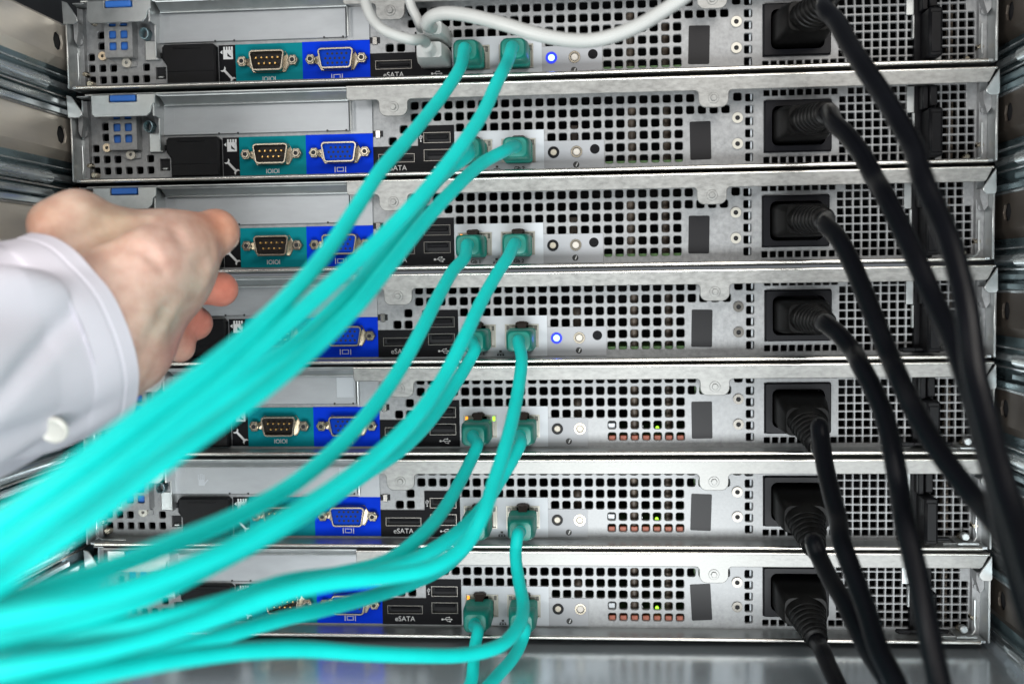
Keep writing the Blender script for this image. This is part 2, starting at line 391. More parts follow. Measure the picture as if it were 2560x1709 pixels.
    def dots():
        mb = MB()
        for a, b in ((-142.9, -133.4), (-89.0, -79.7)):
            for x in (a, b): mb.cyl_y(x, 13.0, 0.55, -1.45, -1.2, 10)
            mb.box(a, b, -1.40, -1.2, 12.72, 12.92)
        return mb
    B(dots, 'slot_notch', 'ink')['kind'] = 'stuff'
    # release bracket on the left
    def hinge():
        mb = MB()
        o = [(-201.2, 30.9), (-201.2, 22.0), (-199.6, 20.5), (-174, 20.5), (-171.8, 22.5), (-171.2, 25.5), (-169.6, 27), (-169.6, 30.9), (-178.6, 30.9), (-178.6, 27.4), (-192.4, 27.4), (-192.4, 30.9)]
        mb.prism_y(o, -D, -D+0.9, 0.2)
        mb.box(-171.2, -170.4, -D+0.9, -1, 20.6, 30.9)
        mb.box(-171.4, -170.6, -6, -0.1, 5.0, 28, 0.2); mb.box(-178, -171, -2.0, -0.1, 4.6, 14, 0.3)
        return mb
    B(hinge, 'release_bracket', 'bracket', smooth=True)
    def coil():
        mb = MB(); mb.tube([(-176.5+2.0*cos(k*0.5), -1.2-k*0.09, 16.8+2.6*sin(k*0.5)) for k in range(60)], 0.42, 6); return mb
    B(coil, 'spring', 'rail_dark', smooth=True)
    B(lambda: MB().box(-191.8, -179.2, -D-0.9, -D+3, 27.6, 30.6, 0.5), 'release_latch', 'blue')
    def cage():
        mb = perforated(-196.2, -182.4, 6.2, 22.6, [(x, z, 3.6, 3.8, 0.6) for x in (-192.9, -187.3) for z in (21.6-0.4, 16.2, 10.7)] and
                        [(x, z, 3.6, 3.8, 0.6) for x in (-192.3, -186.6) for z in (16.5, 11.0)]+[(x, 21.2, 3.6, 1.6, 0.4) for x in (-192.3, -186.6)], [], y=-6.2, thick=0.8)
        mb.box(-196.4, -195.6, -6, 0, 6.2, 22.6); mb.box(-183, -182.3, -6, 0, 6.2, 22.6); mb.box(-196.2, -182.4, -6.1, 0, 5.7, 6.5)
        return mb
    B(cage, 'latch_cage', 'zinc', smooth=True)
    B(lambda: MB().box(-195.4, -183.2, -4.2, -0.4, 7.2, 22.4, 0.6), 'latch_block', 'blue')
    B(lambda: MB().box(-198.0, -196.5, -1.4, -0.2, 7.8, 11.0, 0.3), 'latch_tip', 'blue')
    B(lambda: MB().ring_y(-199.6, 7.4, 2.1, 0.8, -2.2, 0.2), 'guide_post', 'nut', smooth=True); B(lambda: MB().ring_y(-187.4, 3.7, 2.3, 0.8, -2.6, 0.2), 'guide_post', 'ring_white', smooth=True)
    def posts():
        mb = MB(); mb.prism_y([(-201, 9.2), (-199, 9.4), (-183, 4.5), (-183, 2.0), (-190, 1.4)], -1.0, -0.1, 0.2)
        return mb
    B(posts, 'guide_plate', 'zinc', smooth=True)
    for x, z, r in ((-208.6, -1.3, 1.4), (-206.2, -6.0, 1.7), (217.6, -1.6, 1.6), (211.5, -7.0, 1.5), (-203.6, 23.5, 1.2)):
        B(lambda: MB().cyl_y(x, z, r, -3.4, -0.2, 14, r1=r*1.15, c=0.5), 'rivet', 'nut', smooth=True)
    for z in (7.3, 2.0): B(lambda: MB().box(-210.3, -208.3, -0.3, -0.05, z-1.7, z+1.7, 0.1), 'shallow_recess', 'rail_dark')
    def hook():
        mb = MB(); mb.box(-173.6, -168.8, 1.5, 3, -4.2, 1.4); return mb
    B(hook, 'hook_recess', 'dark_in')
    B(lambda: MB().box(-172.6, -169.6, -0.4, 2.5, -3.9, -2.7, 0.4), 'hook', 'bracket')
    # black port cover
    def cover():
        mb = MB()
        o = [(-168.6, 10.0), (-167.4, 11.3), (-143.4, 11.3), (-142.0, 10.0), (-142.0, -7.9), (-166.4, -7.9), (-166.4, 1.2), (-168.6, 4.2)]
        mb.prism_y(o[::-1], -4.6, 0, 0.7); mb.box(-173, -168, -1.4, -0.1, 5.6, 8.1, 0.3)
        mb.box(-163, -149, -4.85, -4.4, 8.9, 9.7, 0.2); mb.box(-166, -143, -4.75, -4.5, -1.9, -1.6, 0.1)
        return mb
    B(cover, 'port_cover', 'black', smooth=True)
    # printed service label with the card-and-wrench mark
    sl = B(lambda: MB().box(-141.6, -133.35, -0.45, -0.05, -8.0, 11.0), 'service_label', 'blacklabel')
    def icon1():
        mb = MB(); y0, y1 = -0.52, -0.42
        mb.prism_y([(-141.0, 7.6), (-139.8, 8.6), (-139.8, 6.6)], y0, y1)
        for k in range(3): mb.box(-139.3+k*1.3, -138.5+k*1.3, y0, y1, 8.6, 10.2)
        mb.box(-139.4, -134.6, y0, y1, 7.4, 8.7); mb.box(-135.5, -134.6, y0, y1, 4.2, 10.2); mb.box(-139.4, -137.4, y0, y1, 4.2, 7.4)
        mb.prism_y([(-137.4, 7.4), (-135.6, 7.4), (-135.6, 5.4), (-136.6, 6.4)], y0, y1)
        mb.prism_y([(-137.4, 4.2), (-135.5, 4.2), (-135.5, 4.9), (-136.3, 5.2), (-137.4, 5.6)], y0, y1)
        return mb
    B(icon1, 'card_mark', 'white', sl)
    def wrench():
        a = radians(-47); c_, s_ = cos(a), sin(a)
        pts = [(-2.6, 0.55), (2.4, 0.55), (2.9, 1.35), (4.1, 1.5), (3.3, 0.5), (3.3, -0.5), (4.1, -1.5), (2.9, -1.35), (2.4, -0.55), (-2.6, -0.55), (-3.1, -1.3), (-4.2, -1.45), (-3.4, -0.5), (-3.4, 0.5), (-4.2, 1.45), (-3.1, 1.3)]
        return MB().prism_y([(-137.2+x*c_-z*s_, -3.2+x*s_+z*c_) for x, z in pts], -0.52, -0.42)
    B(wrench, 'wrench_mark', 'white', sl)
    # serial port
    tl = B(lambda: MB().box(-133.3, -100.1, -0.5, -0.06, -8.3, 11.1), 'serial_label', 'teal_label')
    cached_text('serial_mark', 'IOIOI', -116.9, -5.85, 3.0, -0.52, M['white'], tl, 0.05, False, 0.95)
    def dshell(cx, w, h, y0, y1, r=1.9, wall=0.75, open_=True):
        def out(i):
            a = w/2-i; b = h/2-i; sl_ = 1.1; rr = max(0.4, r-i)
            pts = []
            for (px, pz, a0, a1) in ((a-rr, b-rr, 0, 90), (-a+rr, b-rr, 90, 180), (-a+rr+sl_, -b+rr, 190, 270), (a-rr-sl_, -b+rr, 270, 350)):
                for k in range(5): t = radians(a0+(a1-a0)*k/4); pts.append((cx+px+rr*cos(t), 2.2+pz+rr*sin(t)))
            return pts
        mb = MB(); o = out(0); q = out(wall)
        mb.rings([[(x, y1, z) for x, z in o], [(x, y0+0.3, z) for x, z in o], [(x, y0, z) for x, z in out(0.25)], [(x, y0, z) for x, z in q], [(x, y1, z) for x, z in q]], cap=False)
        return mb, q
    def flange(cx, w):
        mb = MB()
        o = [(cx-w/2-1.5, 3.7), (cx-w/2+2.6, 4.2), (cx-w/2+4.4, 7.2), (cx+w/2-4.4, 7.2), (cx+w/2-2.6, 4.2), (cx+w/2+1.5, 3.7), (cx+w/2+1.5, 0.7), (cx+w/2-2.6, 0.2), (cx+w/2-4.4, -2.9), (cx-w/2+4.4, -2.9), (cx-w/2+2.6, 0.2), (cx-w/2-1.5, 0.7)]
        return mb.prism_y(o, -1.4, -0.4, 0.3)
    def port(name, cx, mcore, ny):
        p = B(lambda: flange(cx, 25), name, 'nut', smooth=True)
        B(lambda: dshell(cx, 17.6, 10.0, -5.6, -1.2, wall=0.85)[0], 'port_shell', 'nut', p, True)
        B(lambda: MB().prism_y(dshell(cx, 17.6, 10.0, -5.6, -1.2, wall=0.85)[1], -1.9 if mcore == 'brownblack' else -4.1, -1.2), 'port_core', mcore, p)
        for sx in (-12.5, 12.5):
            def nut():
                mb = MB(); mb.cyl_y(cx+sx, 2.2, 2.75, -4.4, -1.2, 6, c=0.35); mb.cyl_y(cx+sx, 2.2, 1.9, -5.2, -4.4, 16, c=0.3)
                return mb
            nn = B(nut, 'jack_screw', 'nut', p, True)
            if mcore != 'brownblack' or True: B(lambda: MB().cyl_y(cx+sx, 2.2, 1.05, -5.26, -5.0, 14), 'screw_hole', 'dark_in', p)
        return p
    sp = port('serial_port', -116.5, 'brownblack', 2)
    def pins():
        mb = MB()
        for k in range(5): mb.cyl_y(-116.5-5.4+2.7*k, 3.6, 0.42, -4.8, -1.8, 8)
        for k in range(4): mb.cyl_y(-116.5-4.05+2.7*k, 0.8, 0.42, -4.8, -1.8, 8)
        return mb
    B(pins, 'contact_pins', 'gold', sp, True)['kind'] = 'stuff'
    bl = B(lambda: MB().box(-100.1, -66.95, -0.55, -0.1, -8.3, 11.25), 'video_label', 'blue_label')
    def mon():
        mb = MB(); y0, y1 = -0.62, -0.52
        x0, x1, z0, z1, t = -85.0, -81.6, -6.8, -4.6, 0.32
        mb.box(x0, x1, y0, y1, z1-t, z1); mb.box(x0, x1, y0, y1, z0, z0+t); mb.box(x0, x0+t, y0, y1, z0+t, z1-t); mb.box(x1-t, x1, y0, y1, z0+t, z1-t)
        mb.box(x0-1.1, x0-0.7, y0, y1, z0-0.3, z1+0.2); mb.box(x1+0.7, x1+1.1, y0, y1, z0-0.3, z1+0.2)
        return mb
    B(mon, 'monitor_mark', 'white', bl)
    vp = port('video_port', -82.75, 'vga_blue', 3)
    def vh():
        mb = MB()
        for r_, (z, o) in enumerate(((4.5, 0), (2.3, -1.1), (0.1, 0))):
            for k in range(5): mb.cyl_y(-82.75-4.6+2.3*k+o+0.5, z, 0.6, -4.2, -4.0, 8)
        return mb
    B(vh, 'pin_holes', 'dark_in', vp)['kind'] = 'stuff'
    # black label around esata and usb
    kl = B(lambda: perforated(-66.9, -27.3, -8.5, 4.7, [], [(-64.0, -46.9, -2.8, 0.8), (-42.0, -29.1, -2.7, 2.7)], y=-0.6, thick=0.2) .add([], []), 'usb_label', 'blacklabel')
    B(lambda: perforated(-44.9, -27.3, 4.7, 14.25, [], [(-42.0, -29.1, 5.9, 10.8)], y=-0.6, thick=0.2), 'usb_label', 'blacklabel')
    cached_text('esata_mark', 'eSATA', -55.6, -5.8, 3.5, -0.7, M['white'], kl, 0.0, False, 1.0)
    def usbmark(cx, cz, s, rot):
        def f():
            mb = MB(); y0, y1 = -0.74, -0.62; P = []
            def seg(x0, z0, x1, z1, w=0.3):
                dx, dz = x1-x0, z1-z0; L = math.hypot(dx, dz); nx, nz = -dz/L*w/2, dx/L*w/2
                P.append([(x0+nx, z0+nz), (x1+nx, z1+nz), (x1-nx, z1-nz), (x0-nx, z0-nz)])
            def circ(x, z, r): P.append([(x+r*cos(2*pi*i/10), z+r*sin(2*pi*i/10)) for i in range(10)])
            circ(-2.5, 0, 0.6); seg(-2.5, 0, 2.3, 0); P.append([(2.1, 0.6), (3.2, 0), (2.1, -0.6)])
            seg(-1.2, 0, -0.2, 1.1); seg(-0.2, 1.1, 1.0, 1.1); circ(1.3, 1.1, 0.42)
            seg(-0.6, 0, 0.4, -1.1); seg(0.4, -1.1, 1.4, -1.1); P.append([(1.3, -1.5), (1.3, -0.7), (2.1, -0.7), (2.1, -1.5)])
            c_, s_ = cos(rot)*s, sin(rot)*s
            for i, p in enumerate(P): mb.prism_y([(cx+x*c_-z*s_, cz+x*s_+z*c_) for x, z in p], y0-0.004*i, y1)
            return mb
        return f
    B(usbmark(-34.6, -5.8, 0.9, 0), 'usb_mark', 'white', kl)
    B(usbmark(-43.5, 8.2, 0.55, pi/2), 'usb_mark', 'white', kl)
    def slotport(x0, x1, z0, z1, tz0, tz1, name):
        def sh():
            mb = MB(); t = 0.28
            for a in ((x0, x1, z1-t, z1), (x0, x1, z0, z0+t), (x0, x0+t, z0+t, z1-t), (x1-t, x1, z0+t, z1-t)):
                mb.box(a[0], a[1], -1.1, 6, a[2], a[3])
            return mb
        p = B(sh, name, 'port_rim'); B(lambda: MB().box(x0+0.28, x1-0.28, 1.2, 6, z0+0.28, z1-0.28), 'port_cavity', 'dark_in', p)
        B(lambda: MB().box(x0+1.6, x1-1.6, 0.3, 1.3, tz0, tz1, 0.25), 'port_tongue', 'blacklabel', p)
        return p
    slotport(-64.3, -46.6, -3.1, 1.1, -1.5, -0.3, 'esata_port')
    slotport(-42.1, -29.0, 5.8, 10.9, 7.9, 9.8, 'usb_port'); slotport(-42.1, -29.0, -2.8, 2.8, 0.0, 1.8, 'usb_port')
    # network ports
    rl = B(lambda: perforated(-27.2, 15.95, -8.6, 11.0, [], [(-25.3, -9.0, -4.3, 6.9), (-4.5, 11.9, -4.3, 6.9)], y=-0.4, thick=0.2), 'network_label', 'grey_label')
    for q, cx in enumerate((-17.15, 3.7)):
        def sock():
            mb = MB()
            for a in ((-8.2, 8.2, 6.3, 6.9), (-8.2, 8.2, -4.3, -3.9), (-8.2, -7.6, -3.9, 6.3), (7.6, 8.2, -3.9, 6.3)): mb.box(cx+a[0], cx+a[1], -0.9, 9, a[2], a[3])
            for s_ in (-1, 1):
                a, b = sorted((cx+s_*7.6, cx+s_*5.9)); mb.box(a, b, 0.2, 9, -3.9, 3.4)
                a, b = sorted((cx+s_*7.6, cx+s_*3.2)); mb.box(a, b, 0.2, 9, 3.4, 6.3)
            mb.box(cx-1.4, cx+1.4, -1.4, -0.3, 6.7, 7.5, 0.2)
            mb.box(cx-1.4, cx-1.0, -1.2, -0.3, 7.5, 8.2); mb.box(cx+1.0, cx+1.4, -1.2, -0.3, 7.5, 8.2)
            return mb
        p = B(sock, 'network_port', 'socket')
        B(lambda: MB().box(cx-7, cx+7, 8, 9, -3.9, 6.3).box(cx-1.3, cx+1.3, -0.5, -0.42, 7.4, 8.4), 'port_cavity', 'dark_in', p)
        for s_ in (-1, 1):
            lit = {(3, 0, -1): 'led_orange', (4, 0, -1): 'led_green', (5, 0, -1): 'led_orange', (5, 0, 1): 'led_green', (7, 0, -1): 'led_orange'}.get((n, q, s_), 'led_dark')
            B(lambda: MB().box(cx+s_*6.7-0.6, cx+s_*6.7+0.6, -0.15, 0.3, 3.9, 6.1, 0.15), 'link_light', lit, p)
        if kind == 'a':
            cached_text('port_mark', 'Gb %d' % (q+1), cx+0.3, -7.25, 2.5, -0.52, M['ink'], rl, 0.06, False, 1.0)
    def net():
        mb = MB(); y0, y1 = -0.52, -0.42; x = -6.8; z = -7.0
        mb.box(x-0.6, x+0.6, y0, y1, z+0.3, z+1.3)
        for s_ in (-1.3, 0, 1.3): mb.box(x+s_-0.45, x+s_+0.45, y0, y1, z-1.3, z-0.5)
        mb.box(x-1.6, x+1.6, y0, y1, z-0.3, z-0.05)
        return mb
    B(net, 'network_mark', 'ink', rl)
    # indicator panel
    xr = 44.5 if kind == 'a' else 35.2
    ip = cached('indicator_panel'+kind, lambda: MB().box(16.0, xr, -0.5, -0.05, -8.5, 5.35), M['grey_label2'], par)
    B(lambda: MB().ring_y(20.5, 0, 2.75, 1.55, -0.85, -0.45), 'light_bezel', 'led_halo' if n in (1, 4) else 'black', ip)
    B(lambda: MB().cyl_y(20.5, 0, 1.6, -0.78, -0.45, 16, c=0.3), 'indicator_light', 'led_blue' if n in (1, 4) else 'led_off', ip)
    B(lambda: MB().ring_y(31.45, 0, 2.75, 1.95, -0.95, -0.45), 'button_ring', 'nut', ip, True)
    B(lambda: MB().cyl_y(31.45, 0, 1.8, -0.9, -0.45, 18, c=0.4), 'push_button', 'button', ip, True)
    B(lambda: MB().cyl_y(31.45, 0, 2.0, -0.56, -0.46, 18), 'button_gap', 'dark_in', ip)
    ix = 31.2 if kind == 'a' else 26.0
    if kind == 'a': B(lambda: MB().cyl_y(40.15, 1.1, 2.3, -0.62, -0.4, 20).cyl_y(40.2, 0.7, 0.7, -1.1, -0.6, 12), 'pinhole', 'blacklabel', ip)
    cached('info_mark'+kind, lambda: MB().cyl_y(ix, -6.1, 1.5, -0.56, -0.45, 18), M['ink'], ip)
    cached_text('info_letter'+kind, 'i', ix, -6.1, 2.5, -0.62, M['white'], ip, 0.1, True, 1.3)
    # standoffs, slot strips, sticker
    for z in (13.95, 1.85):
        B(lambda: MB().ring_y(107.25, z, 2.5, 1.15, -1.1, 0), 'standoff', 'ring_white' if n < 4 else 'port_rim', smooth=True)
        B(lambda: MB().cyl_y(107.25, z, 1.3, -0.3, -0.05, 14), 'standoff_hole', 'dark_in')
    B(lambda: MB().box(113.6, 114.4, 2.1, 3.0, -6, 26), 'inner_strip', 'grey_label')
    # supply inlet
    def inlet():
        mb = MB(); o = rrect(119.6, 150.6, -2.6, 21.6, 1.2); q = rrect(123.0, 147.6, 0.2, 18.8, 3.0)
        mb.rings([[(x, 0.6, z) for x, z in o], [(x, -1.4, z) for x, z in o], [(x, -1.9, z) for x, z in inset(o, 0.5)], [(x, -1.9, z) for x, z in q], [(x, 9, z) for x, z in q]], cap=False)
        return mb
    il = B(inlet, 'power_inlet', 'inlet', smooth=True); B(lambda: MB().box(122, 149, 8.5, 9.5, -1, 20), 'inlet_cavity', 'dark_in', il)
    # supply release lever
    def lev():
        mb = MB(); mb.box(189.4, 192.0, -9, -2, 14.5, 25, 0.4); mb.box(192.3, 195.8, -10, -2, 15.5, 25, 0.5)
        mb.box(187.8, 197.2, -3, -0.2, -8.6, 26, 0.3)
        return mb
    lv = B(lev, 'supply_frame', 'black', smooth=True)
    B(lambda: MB().box(190.4, 196.6, -15.5, -2, -7.8, 14.2, 0.9).box(191.2, 195.8, -16, -15, -6, 12, 0.4), 'release_lever', 'black', lv, True)
    B(lambda: MB().box(187.0, 189.8, -2.6, -0.1, 3, 14, 0.4), 'supply_strip', 'bracket'); B(lambda: MB().box(184.6, 188.2, -1.6, -0.1, 14.2, 26), 'supply_strip', 'bracket')
    if n >= 4: B(lambda: MB().box(180, 204.5, -8.5, -6.5, -7.6, -5.8, 0.5).box(181, 187, -9, -8, -7.9, -5.6, 0.4), 'retaining_clip', 'black', lv, True)
    if n >= 5: B(lambda: MB().prism_y([(207, -8.9), (207, -7.9), (216.4, -7.9), (216.4, -8.9)], -11, -1).cyl_y(211.6, -5.8, 1.9, -8, -5, 12, c=0.4), 'corner_foot', 'bracket', None, True)
    # case behind the face
    B(lambda: MB().add([(x, y, z) for y in (2.1, 70) for x, z in ((-210.4, -9.1), (216.2, -9.1), (216.2, 30.9), (-210.4, 30.9))], [(4, 5, 6, 7), (0, 1, 5, 4), (1, 2, 6, 5), (2, 3, 7, 6), (3, 0, 4, 7)]), 'case_interior', 'dark_in')
    B(lambda: MB().box(-70, 86, 2.2 if kind == 'a' else 6.2, 70, -7.2, -4.6), 'circuit_board', 'pcb')
    for j, y in ((15, 6), (18, 9), (10, 12)): B(lambda: MB().tube([(gx(j), y, -5), (gx(j), y, 21 if j > 12 else 14)], 2.2, 10), 'component', 'cap', smooth=True)
    B(lambda: MB().box(205, 208, 6, 9, -7, 20), 'component', 'cap')
    if kind == 'b':
        [B(lambda j=j: MB().box(gx(j)-1.6, gx(j)+1.7, 2.1, 6, -6.2, -3.8, 0.3), 'memory_socket', 'salmon') for j in range(13, 20)]
        B(lambda: MB().cyl_y(gx(17), -0.2, 0.85, 2.6, 4, 10), 'status_light', 'led_green')
        B(lambda: MB().box(44.8, 48.8, 2.4, 5, -1.5, 2.6, 0.5), 'component', 'cover'); B(lambda: MB().box(60, 62, 2.4, 6, -2, 1), 'component', 'cover')
        B(lambda: MB().box(87, 91, 4, 5, 14, 20), 'component', 'pcb')
    pass
_cache = {}
def cached(name, fn, m, parent, smooth=False, _k=[0]):
    """meshes are made once and shared by every server that has the same piece"""
    key = (name, m.name, _var[0], _idx[0])
    base = name.rstrip('ab') if name in ('indicator_panela', 'indicator_panelb', 'info_marka', 'info_markb') else name
    if key not in _cache: _cache[key] = fn().mesh(base, m, smooth)
    _idx[0] += 1
    return link(bpy.data.objects.new(base, _cache[key]), parent)
def cached_text(name, s, x, z, size, y, m, parent, bold, ital, sx):
    base = name.rstrip('ab') if name in ('info_lettera', 'info_letterb') else name
    key = ('text', name, s, x)
    if key in _cache: return link(bpy.data.objects.new(base, _cache[key]), parent)
    o = text(base, s, x, z, size, y, m, parent, bold, ital, sx); _cache[key] = o.data; return o
_idx = [0]; _var = ['']
SERVER_LABELS = [
 'topmost slim steel server, two white cables plugged in beside its blue lit indicator',
 'steel server second from the top, its black service cover and wrench label fully in view',
 'steel server third from the top, directly behind the reaching thumb',
 'middle steel server of the stack, with a blue lit indicator behind the teal cables',
 'server with orange and green lit port lamps, pale square sticker on its slot cover',
 'steel server second from the bottom, hand mark stamped on its slot cover',
 'bottom steel server, resting just above the bare metal shelf']
OFF = [(-0.77, 0.06), (-0.28, -0.04), (-1.17, 0.12), (0.04, -0.01), (-0.11, 0.32), (-0.69, -0.03), (-0.85, 0.28)]
servers = []
for i in range(7):
    e = empty('rack_server', (OFF[i][0], 0, (3-i)*44.45+OFF[i][1]), SERVER_LABELS[i], 'server', 'steel servers stacked in the rack')
    servers.append(e)
    _idx[0] = 0; _var[0] = ('a' if i < 4 else 'b', i >= 3)
    server_parts(e, 'a' if i < 4 else 'b', i+1)
    a = [-1.2, 1.0, -1.0, -1.0, 0.6, -2.0, 3.0][i]       # each square sticker was put on a little crooked
    st = MB().prism_y([(90.0+x*cos(radians(a))-z*sin(radians(a)), 3.9+x*sin(radians(a))+z*cos(radians(a))) for x, z in rrect(-4.9, 4.9, -8.9, 8.9, 0.6)], -0.3, -0.05)
    st.build('dark_sticker', M['sticker'], e)
# stickers of single servers
MB().box(-87.8, -79.2, -1.55, -1.25, 16.0, 26.0, 0.1).build('square_sticker', M['grey_label'], servers[4])
h = MB()
h.box(-158.6, -155.6, -1.44, -1.3, 17, 20)
for k in range(4): h.box(-158.9+k*0.95, -158.4+k*0.95, -1.44, -1.3, 20, 22.6+(0.4 if k in (1, 2) else 0))
h.prism_y([(-155.6, 17.6), (-155.6, 18.4), (-154.0, 20.2), (-153.6, 19.8)], -1.44, -1.3)
h.build('hand_mark', M['grey_label'], servers[5])
MB().box(-87, -79.4, -1.5, -1.25, 17.6, 26.6, 0.1).build('square_sticker', M['grey_label'], servers[5])
# ---------------------------------------------------------------- shelf, rack walls, rails
sh = MB(); sh.box(-222, 226, -72, 115, -149.5, -147.5); sh.box(-224, -222, -72, 115, -149.5, -143, 0.3); sh.box(224, 226, -72, 115, -149.5, -144.5, 0.3)
o = sh.build('shelf', M['shelf']); o['kind'] = 'structure'
o = MB().box(-252, -250, -190, 200, -320, 330).build('rack_wall', M['rack']); o['kind'] = 'structure'
o = MB().box(252, 254, -190, 200, -320, 330).build('rack_wall', M['rack']); o['kind'] = 'structure'
o = MB().add([(-250, 128, -320), (252, 128, -320), (252, 128, 31), (-250, 128, 31), (-250, 128, 37), (252, 128, 37), (252, 128, 200), (-250, 128, 200)], [(0, 1, 2, 3), (4, 5, 6, 7)]).build('rack_back', M['rack']); o['kind'] = 'structure'
RL = ['top', 'second', 'third', 'fourth', 'fifth', 'sixth', 'lowest']
def rail(side, i):
    zr = (3-i)*44.45
    s = -1 if side == 'left' else 1
    X = -215.4 if s < 0 else 224.0
    dz = -2.0 if s < 0 else -3.4
    e = empty('slide_rail', (X, 0, zr+dz), '', 'rail', 'slide rails on the %s wall of the rack' % side)
    e['label'] = '%s slide rail on the %s, level with the %s server' % (RL[i], 'side of the sleeved arm' if s < 0 else 'side of the black cords', ['top', 'second', 'third', 'middle', 'fifth', 'sixth', 'bottom'][i])
    def bx(mb, a, b, y0, y1, z0, z1, c=0.3):
        xx = sorted((s*a, s*b)); return mb.box(xx[0], xx[1], y0, y1, z0, z1, c)
    # plate with a keyhole: built round the opening
    R0 = 0.6; K = (-14.8 if s < 0 else -15.5)
    pf = perforated(-185, 5, 7, 23, [(K, 14.4, 8.4, 8.8, 4.0)], [])
    mb = MB(); mb.v = [(s*(R0+y), x, z) for x, y, z in pf.v]; mb.f = pf.f
    x0 = s*R0
    mb.add([(x0, 5, 7), (x0, -185, 7), (s*3.4, -185, 2.2), (s*3.4, 5, 2.2)], [(0, 1, 2, 3)])
    mb.add([(x0, 5, 23), (x0, -185, 23), (s*2.4, -185, 24.6), (s*2.4, 5, 24.6)], [(0, 1, 2, 3)])
    mb.build('mounting_plate', M['plate'] if s < 0 else M['plate_shaded'], e)
    MB().box(*sorted((s*2.2, s*2.35)), K-6, K+6, 8.5, 20.5).build('keyhole_shade', M['dark_in'], e)  # dark panel behind the opening, stands for the shade inside it
    mb = MB(); bx(mb, 3.2, 4.2, -185, 6, -22, 24.6, 0); mb.build('back_channel', M['rail_dark'], e)
    mb = MB()
    mb.tube([(s*1.8, -185, -7.0), (s*1.8, -27, -7.0)], 3.1, 18); bx(mb, -0.6, 1.6, -185, 3, -2.3, -1.5, 0.2); mb.tube([(s*1.8, -27, -7.0), (s*1.8, -25.6, -7.0)], 1.9, 12)
    mb.build('outer_tube', M['rail'], e, True)
    mb = MB(); mb.tube([(s*2.0, -25.8, -6.6), (s*2.0, -1.5, -6.4)], lambda t: 2.5 if 0.08 < t < 0.94 else 2.0, 8); mb.build('inner_bearing', M['rail'], e, True)
    mb = MB(); bx(mb, 0.2, 2.6, -185, -24 if i % 2 else 2, -16.4, -12.8, 0.8); bx(mb, -0.2, 0.8, -185, 4, -20.4, -17.4, 0.4)
    mb.build('lower_channel', M['rail_dark'] if s > 0 else M['rail'], e)  # right side takes a darker steel to carry its shade
    mb = MB(); mb.tube([(s*0.6, -185, -21.2), (s*0.6, 4, -21.2)], 0.7, 8); mb.tube([(s*1.5, -185, -11.0), (s*1.5, 5, -11.2)], 0.6, 8); mb.build('rail_lip', M['edge'] if s < 0 else M['rail'], e, True)  # duller steel on the right, shade put into the colour
for i in range(7): rail('left', i); rail('right', i)
e = None
